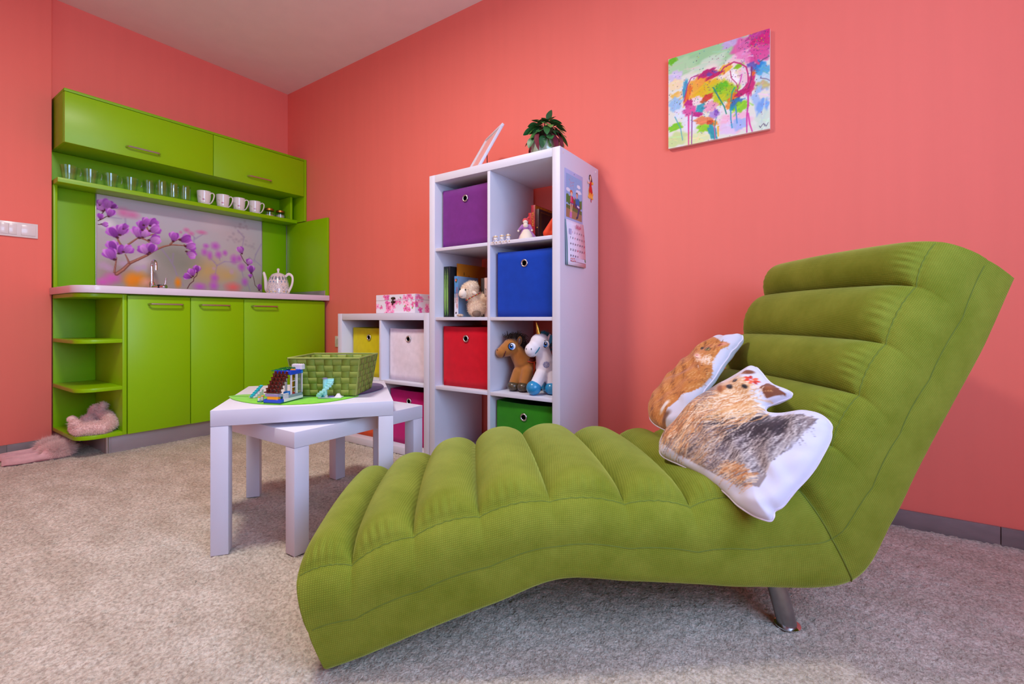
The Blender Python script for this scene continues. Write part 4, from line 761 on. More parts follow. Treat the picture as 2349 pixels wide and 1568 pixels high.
obj('saddle_piping', xf(torus((0, 0, 0), 0.0275, 0.0016, sx=1.0), Matrix.Translation((0.058, 0.008, 0.150)) @ Matrix.Rotation(0.3, 4, 'X') @ Matrix.Rotation(0.2, 4, 'Y') @ Matrix.Diagonal((1.03, 1.45, 1, 1))), MATS['orange_strap'], sd)
# unicorn
t = thing('plush_unicorn', 'white plush unicorn with gold horn and blue hooves', 'plush toy', (2.618, -0.345, Z3), VR, room=False)
M_U = mat('white_plush', S(228, 224, 232), 0.85, sheen=0.3, bump=0.3, bscale=500, vary=0.03)
M_TEAL = mat('teal_hair', S(24, 112, 136), 0.6, vary=0.2, vscale=60); M_BLUEG = mat('blue_glitter_fabric', S(36, 136, 186), 0.28, vary=0.18, vscale=420, coat=0.4)
organic('body', [('e', (0.024, 0.0, 0.234), (0.046, 0.043, 0.044)), ('e', (0.004, -0.008, 0.216), (0.036, 0.036, 0.036)), ('e', (-0.014, -0.014, 0.202), (0.032, 0.031, 0.033)), ('c', (0.036, 0.004, 0.20), (0.046, 0.01, 0.15), 0.034, 0.041),
    ('e', (0.048, 0.016, 0.122), (0.044, 0.046, 0.047)), ('e', (0.075, 0.055, 0.118), (0.045, 0.045, 0.045)), ('c', (0.030, -0.006, 0.092), (-0.002, -0.022, 0.036), 0.030, 0.027), ('c', (0.070, 0.0, 0.092), (0.076, -0.010, 0.032), 0.026, 0.024),
    ('c', (0.07, 0.06, 0.08), (0.06, 0.066, 0.032), 0.026, 0.02)], M_U, t, 0.0035)
for c_, r in (((-0.006, -0.026, 0.033), (0.034, 0.034, 0.033)), ((0.074, -0.014, 0.029), (0.031, 0.033, 0.029)), ((0.058, 0.064, 0.027), (0.026, 0.026, 0.027))): obj('hoof', ell(c_, r), M_BLUEG, t)
obj('horn', tube([(0.020, -0.006, 0.262), (0.016, -0.008, 0.283), (0.011, -0.010, 0.308), (0.006, -0.011, 0.327)], [0.0125, 0.010, 0.006, 0.002], 14), mat('gold_sequin', S(206, 160, 66), 0.25, 0.9, vary=0.35, vscale=350, bump=0.6, bscale=300), t)
eye_part(t, (0.048, -0.0365, 0.230), 0.0155, 0.0175, -1, (52, 120, 206))
er = obj('ear', ell((0.064, -0.014, 0.252), (0.0085, 0.006, 0.023), (0, 0.2, 0.3)), M_U, t); obj('ear_lining', ell((0.0705, -0.0165, 0.25), (0.0085, 0.005, 0.021), (0, 0.2, 0.3)), M_BLUEG, er)
obj('bridle', xf(torus((0, 0, 0), 0.0345, 0.0026, axis='X'), Matrix.Translation((0.0, -0.010, 0.211)) @ Matrix.Rotation(0.55, 4, 'Y') @ Matrix.Rotation(0.45, 4, 'Z')), M_TEAL, t)
for c_ in ((-0.018, -0.0455, 0.208), (-0.040, -0.032, 0.208)): obj('nostril', ell(c_, (0.0016, 0.0016, 0.0042)), M_BLACK, t)
obj('smile', tube(smooth_path([(-0.006, -0.043, 0.178), (-0.012, -0.043, 0.174), (-0.018, -0.042, 0.175)], 4), 0.0009, 6), M_BLACK, t)
strands('mane', [(0.030, -0.006, 0.279), (0.055, 0.004, 0.268), (0.068, 0.012, 0.235), (0.070, 0.02, 0.195)], M_TEAL, t, 260, 0.018, 0.0011, 0.008, (0.35, -0.05, 0.3), 9, 0.4)
obj('wing', ell((0.094, 0.0, 0.140), (0.020, 0.008, 0.042), (0, 0.05, 0.5)), M_BLUEG, t)
sf = bmesh.new(); sc_ = Vector((0.050, -0.0320, 0.137))
for k in range(8):
    a = k * PI / 4; d = Vector((math.cos(a), 0.12 * abs(math.cos(a)), math.sin(a))); tube([sc_ + d * 0.003, sc_ + d * 0.015 + Vector((0, 0.002, 0))], 0.0009, 5, bm=sf)
    for s in (-0.6, 0.6): tube([sc_ + d * 0.010 + Vector((0, 0.001, 0)), sc_ + Vector((math.cos(a + s), 0.12, math.sin(a + s))) * 0.0145 + Vector((0, 0.001, 0))], 0.0007, 5, bm=sf)
sw = smooth_path([(0.062, -0.022, 0.152), (0.070, -0.018, 0.158), (0.074, -0.013, 0.168), (0.068, -0.016, 0.168)], 4); tube(sw, 0.0009, 5, bm=sf)
obj('snowflake_embroidery', sf, mat('blue_thread', S(104, 122, 176), 0.5), t)

# ---------------------------------------------------------------- things on the side of the tall shelf
SX = TX + 2 * 0.3353 + SH + 2 * TH                       # outer face of the right side panel
t = thing('wall_calendar', 'hanging flip calendar for May on the shelf side', 'calendar', (SX, -0.30, 0.96))
cp = Print(0.165, 0.235, 0.001, hx('8fb2da'))
cp.blob(0.13, 0.19, 0.022, 0.012, 0, hx('e8ecf4'), 0.3, 1, 0.1); cp.blob(0.13, 0.16, 0.035, 0.013, 0, hx('e4e8f2'), 0.3, 1, 0.1); cp.blob(0.02, 0.15, 0.025, 0.012, 0, hx('dfe6f2'), 0.3)
for x in range(12): cp.blob(x * 0.015, 0.095 + random.uniform(-0.008, 0.01), 0.02, 0.026, 0, hx(random.choice(['4a7a34', '567f3a', '3f6d30'])), 0.25)
cp.poly([(0, 0), (0.165, 0), (0.165, 0.04), (0, 0.052)], hx('a07a58')); cp.poly([(0, 0.05), (0.165, 0.038), (0.165, 0.06), (0, 0.07)], hx('5f6f34'))
cp.poly([(0.04, 0.066), (0.15, 0.056), (0.15, 0.098), (0.04, 0.108)], hx('7a4a30'))
for i in range(30): cp.blob(0.055 + random.gauss(0, 0.014), 0.185 + random.gauss(0, 0.016), 0.002, 0.002, 0, hx(random.choice(['d8557a', 'e08a4a', 'd86a9a', 'c04a50'])), 0.4)
# seated girl in red and man in blue
cp.blob(0.052, 0.143, 0.016, 0.013, 0, hx('d8622c'), 0.3, 1, 0.1); cp.blob(0.054, 0.134, 0.010, 0.012, 0, hx('eebfa0'), 0.2)
cp.poly([(0.044, 0.122), (0.070, 0.122), (0.074, 0.085), (0.042, 0.085)], hx('c81e50')); cp.poly([(0.036, 0.085), (0.078, 0.085), (0.078, 0.076), (0.036, 0.076)], hx('5a4a8a'))
cp.stroke([(0.046, 0.078), (0.044, 0.03)], 0.008, 0.006, hx('eebfa0')); cp.stroke([(0.062, 0.078), (0.054, 0.03)], 0.008, 0.006, hx('eebfa0')); cp.stroke([(0.043, 0.03), (0.041, 0.008)], 0.011, 0.012, hx('c87ac0')); cp.stroke([(0.054, 0.03), (0.052, 0.008)], 0.011, 0.012, hx('c87ac0'))
cp.stroke([(0.050, 0.118), (0.048, 0.092)], 0.006, 0.005, hx('e8a8c0')); cp.blob(0.085, 0.117, 0.008, 0.008, 0, hx('d86a9a'), 0.3)
cp.blob(0.112, 0.146, 0.012, 0.010, 0, hx('3a2a28'), 0.2); cp.blob(0.112, 0.138, 0.011, 0.014, 0, hx('d8a084'), 0.2); cp.poly([(0.094, 0.118), (0.135, 0.122), (0.14, 0.085), (0.098, 0.08)], hx('2a6aa6')); cp.stroke([(0.11, 0.12), (0.11, 0.138)], 0.007, 0.006, hx('d8a084'))
cp.stroke([(0.098, 0.08), (0.135, 0.068)], 0.02, 0.016, hx('4a3a6e')); cp.stroke([(0.135, 0.068), (0.118, 0.018)], 0.017, 0.013, hx('4a3a6e')); cp.stroke([(0.118, 0.018), (0.108, 0.012)], 0.012, 0.012, hx('3a3a52')); cp.poly([(0.115, 0.085), (0.14, 0.08), (0.136, 0.07), (0.112, 0.075)], hx('d8d0e0'))
CY0, CY1 = -0.370, -0.197
obj('picture_sheet', bx(SX + 0.0004, SX + 0.0022, CY0, CY1, 1.163, 1.383, 0.0003), mat('calendar_blue', S(172, 184, 224), 0.5), t)
link('picture_print', print_grid(cp, 110, 158, lambda u, v: (SX + 0.0026 - SX, CY0 + 0.010 + u * 0.153 / 0.165 + 0.30, 1.174 + v * 0.190 / 0.235 - 0.96)), M_PRINTM, t)
obj('pin_hole', lathe([(0.0022, SX + 0.0024), (0, SX + 0.0024)], 12, (0, (CY0 + CY1) / 2, 1.374), axis='X'), M_BLACK, t)
def leafsheet(i, c):       # hanging month pages, bellied away from the shelf
    P = []; n = 10; bm = bmesh.new(); rows = []
    for k in range(n + 1):
        v = k / n; off = 0.0008 + i * 0.0022 * (0.35 + 0.65 * (1 - v)) + 0.006 * i / 5 * math.sin(PI * v) * 0.5
        rows.append([bm.verts.new((SX + 0.001 + off, CY0 + 0.0005 * i + 0.004 * (1 - v), 0.966 + v * 0.197)), bm.verts.new((SX + 0.001 + off * 0.9, CY1 + 0.012 * (1 - v), 0.966 + v * 0.197))])
    for a, b in zip(rows, rows[1:]): bm.faces.new((a[0], a[1], b[1], b[0]))
    o = obj('month_page', bm, mat('page_%d' % i, c, 0.55), t); s = o.modifiers.new('thickness', 'SOLIDIFY'); s.thickness = 0.0012; s.offset = 0
for i, c in enumerate((S(120, 110, 150), S(70, 150, 130), S(226, 220, 236), S(90, 100, 160), S(80, 170, 120), S(234, 224, 240))): leafsheet(i, c)
pg = SX + 0.0168; RT = (PI / 2, 0, PI / 2); INK = mat('ink_dark', S(70, 60, 96), 0.6); INKR = mat('ink_magenta', S(196, 40, 96), 0.6)
text('Май', 0.024, INKR, t, (pg, -0.268, 1.138), RT, 'month_title')
cw_ = 0.0224
for d in range(1, 32):
    k = d + 0; row, colm = divmod(k, 7); z = 1.112 - row * 0.0262
    xoff = SX + 0.0018 + 0.011 * (0.35 + 0.65 * (1 - (z - 0.966) / 0.197)) + 0.003 * math.sin(PI * (z - 0.966) / 0.197) + 0.0022
    text(str(d), 0.0125, INKR if colm == 6 or d in (1, 9, 24) else INK, t, (xoff, CY0 + 0.030 + colm * cw_, z), RT, 'date')
obj('date_box', bx(SX + 0.0125, SX + 0.0132, CY0 + 0.019, CY0 + 0.041, 1.100, 1.124, 0), mat('date_blue', S(186, 192, 232), 0.6), t)
fb = bx(SX + 0.0165, SX + 0.0170, CY0 + 0.025, CY1 + 0.002, 0.984, 1.0, 0); obj('note_box', fb, mat('note_grey', S(214, 208, 228), 0.6), t)
for i in range(9): obj('note_flower', ell((SX + 0.0172, CY0 + 0.03 + (i % 5) * 0.010, 0.985 + 0.010 * (i // 5) + random.uniform(-0.002, 0.002)), (0.0006, 0.003, 0.003), n=8, m=6), (INKR, mat('note_orange', S(220, 140, 70), 0.6))[i % 2], t)
obj('note_sprig', ell((SX + 0.0172, CY1 - 0.006, 0.995), (0.0006, 0.005, 0.009), (0.4, 0, 0), n=10, m=8), mat('sprig_green', S(74, 110, 60), 0.6), t)
# little paper figure of a dancing lady
t = thing('paper_lady', 'small paper lady in a red and yellow dress stuck to the shelf', 'decoration', (SX, -0.115, 1.30))
def flat_shape(name, pts, c, m_, off=0.0, th=0.002):
    return obj(name, prism([(p[0] - 0.115, p[1] + 1.30) for p in pts], SX + 0.0008 + off, SX + 0.0008 + off + th, plane='YZ', bev=0.0005), m_, t)
flat_shape('skirt', [(-0.010, 0.058), (0.012, 0.058), (0.026, 0.034), (0.034, 0.026), (0.026, 0.014), (0.034, 0.004), (0.018, 0.0), (0.008, 0.006), (-0.008, 0.0), (-0.024, 0.006), (-0.016, 0.022), (-0.018, 0.036)], 0, mat('dress_orange', S(232, 130, 40), 0.5, col2=S(246, 196, 80), vscale=60))
flat_shape('overskirt', [(-0.010, 0.060), (0.012, 0.060), (0.022, 0.034), (0.010, 0.026), (0.0, 0.034), (-0.010, 0.024), (-0.017, 0.036)], 0, mat('dress_red', S(206, 30, 34), 0.5), 0.0016)
flat_shape('bodice', [(-0.009, 0.060), (0.010, 0.060), (0.012, 0.080), (0.004, 0.084), (-0.008, 0.080)], 0, MATS['dress_red'], 0.0012)
flat_shape('hair', [(-0.012, 0.092), (-0.010, 0.110), (-0.001, 0.117), (0.010, 0.110), (0.018, 0.096), (0.024, 0.078), (0.014, 0.076), (0.006, 0.09)], 0, mat('hair_brown', S(86, 34, 24), 0.5), 0.0)
flat_shape('face', [(-0.008, 0.094), (-0.008, 0.106), (0.0, 0.109), (0.005, 0.10), (0.002, 0.084), (-0.004, 0.086)], 0, mat('paper_skin', S(240, 196, 160), 0.5), 0.0014)
flat_shape('arm', [(-0.006, 0.080), (-0.026, 0.074), (-0.034, 0.080), (-0.026, 0.068), (-0.006, 0.072)], 0, MATS['paper_skin'], 0.001); flat_shape('scarf', [(0.010, 0.082), (0.030, 0.086), (0.032, 0.074), (0.014, 0.072)], 0, mat('scarf_yellow', S(236, 180, 60), 0.5), 0.0006)
flat_shape('foot', [(0.006, 0.002), (0.011, 0.001), (0.012, -0.014), (0.009, -0.014)], 0, MATS['dress_red'], 0.0)

# ---------------------------------------------------------------- on top of the shelves
HT = 4 * 0.3353 + 3 * SH + 2 * TH
t = thing('picture_frame', 'white picture frame leaning back on the tall shelf', 'picture frame', (2.305, -0.362, HT), room=False)
wv = Vector((-0.187, 0.115, 0)).normalized(); uv_ = Vector((0.52 * 0.134, 0.85 * 0.134, 0.239)); HF = uv_.length; uv_.normalize(); nv = wv.cross(uv_).normalized()
t.rotation_euler = Matrix((wv, uv_, nv)).transposed().to_euler(); t.location.z = HT + 0.006
WF = 0.235; bw = 0.017; fb = bx(0, WF, 0, bw, -0.007, 0.007, 0.002); bx(0, WF, HF - bw, HF, -0.007, 0.007, 0.002, bm=fb); bx(0, bw, bw, HF - bw, -0.007, 0.007, 0.002, bm=fb); bx(WF - bw, WF, bw, HF - bw, -0.007, 0.007, 0.002, bm=fb)
obj('frame', fb, M_WHITE, t); obj('backing', bx(bw, WF - bw, bw, HF - bw, -0.002, 0.0, 0), mat('photo_paper', S(232, 214, 214), 0.15, coat=0.5), t)
obj('easel_leg', tube([(WF / 2, HF * 0.62, -0.008 if nv.y < 0 else 0.008), (WF / 2, HF * 0.2, (-0.075 if nv.y < 0 else 0.075))], 0.0022, 8), M_BLACK, t)
# plant
t = thing('potted_plant', 'bushy dark green plant with purple leaf backs in a pale pot', 'plant', (2.632, -0.275, HT + 0.0005), 0.0, room=False)
pt_ = lathe(dense([(0, 0), (0.058, 0), (0.064, 0.006), (0.069, 0.04), (0.070, 0.078), (0.066, 0.082), (0.062, 0.078), (0.058, 0.05), (0, 0.05)], 0.006), 40)
for v in pt_.verts:
    r = math.hypot(v.co.x, v.co.y)
    if r > 0.06 and 0.008 < v.co.z < 0.075: k = 1 + 0.018 * math.sin(14 * math.atan2(v.co.y, v.co.x)) * math.sin(v.co.z * 240); v.co.x *= k; v.co.y *= k
obj('pot', pt_, mat('celadon_glaze', S(150, 168, 146), 0.12, vary=0.12, vscale=30, coat=0.6), t)
obj('soil', lathe([(0.0, 0.066), (0.058, 0.064), (0.058, 0.05), (0, 0.05)], 20), mat('soil', S(44, 32, 26), 0.95), t)
def leaf_mesh(L, Wd, bend):
    bm = bmesh.new(); rows = []
    for i in range(11):
        u = i / 10; hw = Wd * (math.sin(PI * u ** 0.85) ** 0.75) * 0.5 + 0.0006; row = []
        for j in range(5):
            s = (j - 2) / 2; row.append(bm.verts.new((s * hw, u * L, bend * L * (-u * u) + 0.10 * abs(s) * hw + 0.015 * L * math.sin(u * 7) * s)))
        rows.append(row)
    for a, b in zip(rows, rows[1:]):
        for j in range(4): bm.faces.new((a[j], a[j + 1], b[j + 1], b[j]))
    me = bpy.data.meshes.new('leaf'); bm.to_mesh(me); bm.free(); return me
ML = [mat('leaf_dark', S(54, 108, 58), 0.4, vary=0.2, vscale=60), mat('leaf_mid', S(82, 136, 62), 0.4, vary=0.2, vscale=60), mat('leaf_purple', S(104, 32, 52), 0.45, vary=0.2, vscale=60)]
LM = []
for k in range(6):
    me = leaf_mesh((0.056, 0.066, 0.05, 0.085, 0.06, 0.046)[k], (0.034, 0.038, 0.032, 0.030, 0.034, 0.030)[k], (0.25, 0.45, 0.1, 0.7, 0.35, 0.2)[k]); finish(me, 80); me.materials.append(ML[(0, 1, 0, 2, 0, 1)[k]]); LM.append(me)
rp = random.Random(11); stems = bmesh.new(); NL = 84
for i in range(NL):
    a = i * 2.399 + rp.uniform(-0.25, 0.25); q = (i + 0.5) / NL; th = 0.25 + 1.45 * q          # polar angle on the crown
    rad = 0.074 * math.sin(th) * rp.uniform(0.65, 1.0); z = 0.098 + 0.080 * math.cos(th) + rp.uniform(-0.01, 0.01); el = 0.25 - 1.35 * q + rp.uniform(-0.35, 0.3)
    if i == 0: rad, z, el = 0.012, 0.185, 1.15
    base = Vector((rad * math.cos(a), rad * math.sin(a), z)); o = bpy.data.objects.new('leaf', LM[(3 if (q > 0.55 and i % 5 == 0) else rp.choice((0, 0, 1, 2, 4, 5, 2, 4)))]); COL.objects.link(o); o.parent = t
    o.location = base; o.rotation_euler = (Matrix.Rotation(a - PI / 2, 3, 'Z') @ Matrix.Rotation(el, 3, 'X') @ Matrix.Rotation(rp.uniform(-0.6, 0.6), 3, 'Y')).to_euler(); s = rp.uniform(0.8, 1.15); o.scale = (s, s, s)
    tube(smooth_path([(0.02 * math.cos(a), 0.02 * math.sin(a), 0.06), (base.x * 0.7, base.y * 0.7, (0.06 + z) / 2 + 0.01), base], 3), 0.0013, 5, bm=stems)
obj('stems', stems, mat('stem', S(70, 60, 34), 0.6), t)['kind'] = 'stuff'
# flowered box on the low shelf
HL = 2 * 0.3353 + SH + 2 * TH
fp = Print(0.56, 0.105, 0.0011, hx('e4e2ea')); rf = random.Random(21)
def bloom(x, y, r, c):
    for k in range(5):
        a = k * 2 * PI / 5 + rf.random(); fp.blob(x + r * 0.55 * math.cos(a), y + r * 0.55 * math.sin(a), r * 0.62, r * 0.42, math.degrees(a), tuple(min(1, q * 1.08) for q in hx(c)), 0.3, 0.92)
    fp.blob(x, y, r * 0.25, r * 0.25, 0, hx('a83060'), 0.5, 0.9)
for i in range(46):
    x, y = rf.uniform(0, 0.56), rf.uniform(0, 0.105)
    if i % 3 == 0:
        for k in range(3): fp.blob(x + rf.gauss(0, 0.008), y + rf.gauss(0, 0.006), rf.uniform(0.007, 0.012), 0.005, rf.uniform(0, 180), hx(rf.choice(['8a9a3c', 'a9b45a', '6a8a60', 'b8c48a'])), 0.4, 0.9)
    bloom(x, y, rf.uniform(0.013, 0.022), rf.choice(['e08ab4', 'd86a9c', 'eeb0c8', 'e79ac0', 'd2559a']))
t = thing('flowered_box', 'white keepsake box with pink blossom print on the low shelf', 'box', (1.706, -0.26, HL))
BX0, BX1, BY0, BY1 = 1.547, 1.866, -0.36, -0.14; z0 = HL + 0.0006
obj('box_body', bx(BX0, BX1, BY0, BY1, z0, z0 + 0.072, 0.001), mat('box_white', S(228, 226, 234), 0.5), t); lid_ = obj('lid', bx(BX0, BX1, BY0, BY1, z0 + 0.0728, z0 + 0.105, 0.001), MATS['box_white'], t)
for a, b, par in ((0.0015, 0.0705, t), (0.0745, 0.104, lid_)):
    pr2 = Print(0.56, b - a, 0.0011, (1, 1, 1)); n_ = pr2.a.shape[0]; j0 = int(a / 0.0011); pr2.a = np.concatenate([fp.a[j0:j0 + n_]] + [fp.a[-1:]] * max(0, n_ - len(fp.a[j0:j0 + n_])), 0)
    pr2.w = 0.319; link('blossom_print', print_grid(pr2, 210, 46 if par is t else 20, lambda u, v: (BX0 + u - 1.706, BY0 - 0.0004 + 0.26, z0 + a + v - HL)), M_PRINTM, par)
    pr2.w = 0.22; pr2.x0 = 0.0; pr2.a = np.roll(pr2.a, -300, 1); link('blossom_print', print_grid(pr2, 140, 46 if par is t else 20, lambda u, v: (BX1 + 0.0004 - 1.706, BY0 + u + 0.26, z0 + a + v - HL)), M_PRINTM, par)
MB_ = mat('dark_brass', S(74, 56, 40), 0.4, 0.8); cl = obj('clasp', ell((1.693, BY0 - 0.002, z0 + 0.084), (0.019, 0.0025, 0.007)), MB_, t); ell_b = ell((1.693, BY0 - 0.002, z0 + 0.063), (0.019, 0.0025, 0.007)); tube([(1.693, BY0 - 0.004, z0 + 0.09), (1.693, BY0 - 0.005, z0 + 0.066), (1.690, BY0 - 0.004, z0 + 0.046)], 0.0035, 8, bm=ell_b); obj('hook', ell_b, MB_, cl)

# ---------------------------------------------------------------- painting on the wall
pa = Print(0.404, 0.404, 0.0016, hx('e6ead8')); rp = random.Random(5)
for i in range(120): pa.blob(rp.uniform(0, 0.404), rp.uniform(0, 0.404), rp.uniform(0.01, 0.035), rp.uniform(0.008, 0.02), rp.uniform(0, 180), hx(rp.choice(['e9efe2', 'dfe9ee', 'f0e6ee', 'eaf0d8', 'd6e6d2'])), 0.6, 0.6, 0.15)
for c, x, y, rx, ry, a in F_DABS:
    pa.blob(x, y, rx * 1.12, ry * 1.12, -a, tuple(max(0, q * 1.08 - 0.08) for q in hx(c)), 0.28, 0.92, 0.16)
    for k in range(5): pa.stroke([(x + rp.gauss(0, rx * 0.5), y + rp.gauss(0, ry * 0.5)), (x + rp.gauss(0, rx * 0.6), y + rp.gauss(0, ry * 0.6))], 0.004, 0.007, tuple(min(1, max(0, q + rp.uniform(-0.08, 0.1))) for q in hx(c)), 0.55)
for c, l, w in F_LINES: pa.stroke(l, w * 1.9, w * 1.4, hx(c), 0.95)
for i in range(520):
    x, y = (rp.gauss(0.2, 0.1), rp.gauss(0.2, 0.09)) if i % 4 else (rp.gauss(0.36, 0.04), rp.gauss(0.36, 0.035))
    pa.blob(x, y, rp.uniform(0.0012, 0.0028), rp.uniform(0.0012, 0.0028), 0, hx(rp.choice(['4a2050', '1f8f7a', '2a7ab0', '8a1f5a', '3a3a5a', 'c8d420', 'd2559a', '6a2a6a'])), 0.4, 0.9)
t = thing('canvas_painting', 'square canvas with colourful splashed paint on the coral wall', 'painting', (3.326, -0.012, 1.497))
obj('canvas', bx(3.124, 3.528, -0.0205, -0.001, 1.497, 1.901, 0.002), mat('canvas_edge', S(232, 214, 206), 0.7, bump=0.3, bscale=700), t)
link('painted_surface', print_grid(pa, 250, 250, lambda u, v: (3.1245 + u * 0.403 / 0.404 - 3.326, -0.0209 + 0.012, 0.0005 + v * 0.403 / 0.404)), M_PRINTM, t)
# ---------------------------------------------------------------- nesting tables
def table(label, loc, rotz, size, h, leg=0.05, top=0.05):
    t = thing('side_table', label, 'table', loc, rotz, 'white side tables', room=False)
    obj('table_top', bx(0, size, 0, size, h - top, h, 0.0016), M_WHITE, t)
    for x in (0, size - leg):
        for y in (0, size - leg): obj('leg', bx(x + 0.0004, x + leg - 0.0004, y + 0.0004, y + leg - 0.0004, 0, h - top - 0.0006, 0.0012), M_WHITE, t)
    return t
TA = math.radians(52.8)
table('taller white side table carrying the basket and brick toys', (2.153, -1.497, 0), TA, 0.55, 0.45)
table('lower white side table pushed under the taller one', (2.371, -1.352, 0), math.radians(90.2), 0.548, 0.384, 0.05, 0.05)
def on_table(x, y, z=0.4506): return (2.153 + x * math.cos(TA) - y * math.sin(TA), -1.497 + x * math.sin(TA) + y * math.cos(TA), z)
# felt mats: outlines in table metres
def felt(name, pts, th, col, label, z):
    P = [Vector((p[0], p[1], 0)) for p in pts]; P = smooth_path(P + [P[0]], 6)[:-1]
    o = solo(name, prism([(p.x, p.y) for p in P], 0, th, bev=0.0008), mat(name + '_' + col[0], col[1], 0.95, bump=0.5, bscale=420, bdist=0.001, vary=0.1, vscale=50, sheen=0.2), label, 'mat', on_table(0, 0, z), TA)
    return o, P
gm, gp_ = felt('felt_mat', [(-0.010, 0.268), (0.021, 0.193), (0.074, 0.118), (0.125, 0.070), (0.185, 0.036), (0.254, 0.023), (0.315, 0.030), (0.375, 0.066), (0.410, 0.100), (0.437, 0.142), (0.40, 0.158), (0.32, 0.178), (0.20, 0.240), (0.10, 0.276), (0.03, 0.296)], 0.003, ('green', S(116, 196, 20)), 'bright green leaf-shaped felt mat under the brick toys', 0.4504)
cr = smooth_path([(0.437, 0.142, 0.0032), (0.30, 0.135, 0.0032), (0.14, 0.19, 0.0032), (0.0, 0.262, 0.0032)], 8); obj('leaf_vein', tube(cr, 0.0012, 6), mat('vein_green', S(82, 150, 16), 0.9), gm)
felt('felt_mat', [(0.235, 0.300), (0.245, 0.245), (0.30, 0.205), (0.37, 0.178), (0.432, 0.160), (0.480, 0.200), (0.527, 0.283), (0.535, 0.345), (0.520, 0.420), (0.46, 0.470), (0.38, 0.490), (0.30, 0.470), (0.25, 0.40)], 0.003, ('purple', S(76, 34, 86)), 'dark purple felt mat under the woven basket', 0.4536)
# woven basket
BR = math.radians(-18.4)
bl = on_table(0.353, 0.232, 0.4570)
t = thing('woven_basket', 'olive green woven strap basket on the purple mat', 'basket', bl, TA + BR, room=False)
M_STR = [mat('olive_strap', S(122, 140, 48), 0.6, vary=0.12, vscale=40, bump=0.5, bscale=30, stretch=(1, 1, 60)), mat('olive_strap_light', S(134, 148, 58), 0.6, vary=0.12, vscale=40, bump=0.5, bscale=30, stretch=(60, 60, 1))]
BW0, BW1, BD0, BD1, BH = 0.108, 0.1275, 0.092, 0.112, 0.136
NRW = 6
def side_pt(side, u, v, off):        # u -1..1 along the side, v 0..1 upward, off outward
    hw = BW0 + (BW1 - BW0) * v; hd = BD0 + (BD1 - BD0) * v
    if side == 0: return (u * hw, -hd - off, v * BH)
    if side == 1: return (hw + off, u * hd, v * BH)
    if side == 2: return (-u * hw, hd + off, v * BH)
    return (-hw - off, -u * hd, v * BH)
for side in range(4):
    nc = 8 if side % 2 == 0 else 7
    for c in range(nc):             # upright straps
        u0, u1 = -1 + 2 * c / nc + 0.012, -1 + 2 * (c + 1) / nc - 0.012; bm = bmesh.new(); rows = []
        for k in range(NRW * 8 + 1):
            v = k / (NRW * 8) * 0.97; o_ = 0.0011 * (1 if c % 2 else -1) * math.tanh(7 * math.sin(PI * v / 0.97 * NRW)); rows.append([bm.verts.new(side_pt(side, a, v, o_)) for a in (u0, (u0 + u1) / 2, u1)])
        for a, b in zip(rows, rows[1:]):
            for j in range(2): bm.faces.new((a[j], a[j + 1], b[j + 1], b[j]))
        o = obj('upright_strap', bm, M_STR[0], t, 12); sm = o.modifiers.new('thickness', 'SOLIDIFY'); sm.thickness = 0.0012
    for r in range(NRW):            # level straps
        v0, v1 = 0.97 * r / NRW + 0.006, 0.97 * (r + 1) / NRW - 0.006; bm = bmesh.new(); cols_ = []
        for k in range(nc * 8 + 1):
            u = -1 + 2 * k / (nc * 8); ph_ = PI * (u + 1) / 2 * nc; o_ = 0.0011 * (-1 if r % 2 else 1) * math.tanh(7 * math.sin(ph_)); cols_.append([bm.verts.new(side_pt(side, u, v, o_ )) for v in (v0, (v0 + v1) / 2, v1)])
        for a, b in zip(cols_, cols_[1:]):
            for j in range(2): bm.faces.new((a[j], b[j], b[j + 1], a[j + 1]))
        o = obj('level_strap', bm, M_STR[1], t, 12); sm = o.modifiers.new('thickness', 'SOLIDIFY'); sm.thickness = 0.0012
rim = tube([side_pt(s_, 0.0, 1, 0) if k_ else side_pt(s_, -1, 1, 0) for s_ in (0, 1, 2, 3, 0) for k_ in (0, 1)][:-1], 0.0032, 8, cap=False)
obj('rim', rim, mat('rim_olive', S(146, 158, 76), 0.6), t)
for x, y in ((-1, -1), (1, -1), (1, 1), (-1, 1)): obj('corner_wire', tube([(x * BW0, y * BD0, 0.002), (x * BW1, y * BD1, BH)], 0.0018, 6), MATS['rim_olive'], t)
obj('bottom', bx(-BW0, BW0, -BD0, BD0, 0.0, 0.002, 0), M_STR[0], t)

# ---------------------------------------------------------------- toys made of plastic bricks
PLC = dict(green=(20, 128, 40), dgreen=(16, 104, 44), blue=(16, 66, 190), azure=(36, 132, 206), orange=(240, 160, 20), lav=(150, 140, 172), brown=(84, 24, 16), white=(228, 222, 228), grey=(140, 152, 166), red=(206, 50, 24), teal=(24, 172, 186), aqua=(160, 222, 220), purple=(124, 96, 182), dteal=(20, 120, 130))
def pm(c): return mat('brick_' + c, S(*PLC[c]), 0.22, vary=0.015, coat=0.2)
ST = 0.008
def brick(parent, c, x0, y0, z0, nx, ny, h, studs=True, name='brick', bev=0.0004):
    b = bx(x0, x0 + nx * ST - 0.0002, y0, y0 + ny * ST - 0.0002, z0, z0 + h, bev, 1)
    if studs:
        for i in range(int(nx)):
            for j in range(int(ny)): lathe([(0.0024, z0 + h), (0.0024, z0 + h + 0.0017), (0, z0 + h + 0.0017)], 10, (x0 + (i + 0.5) * ST, y0 + (j + 0.5) * ST, 0), bm=b)
    return obj(name, b, pm(c), parent)
HZ = 0.4539
t = thing('brick_house', 'toy house of coloured bricks with brown stair roof on the green mat', 'toy', on_table(0.137, 0.063, HZ), TA + math.radians(-30), room=False); t.scale = (1.0, 1.12, 1.0)
brick(t, 'dgreen', 0, 0, 0, 8, 13, 0.0032, False, 'base_plate')
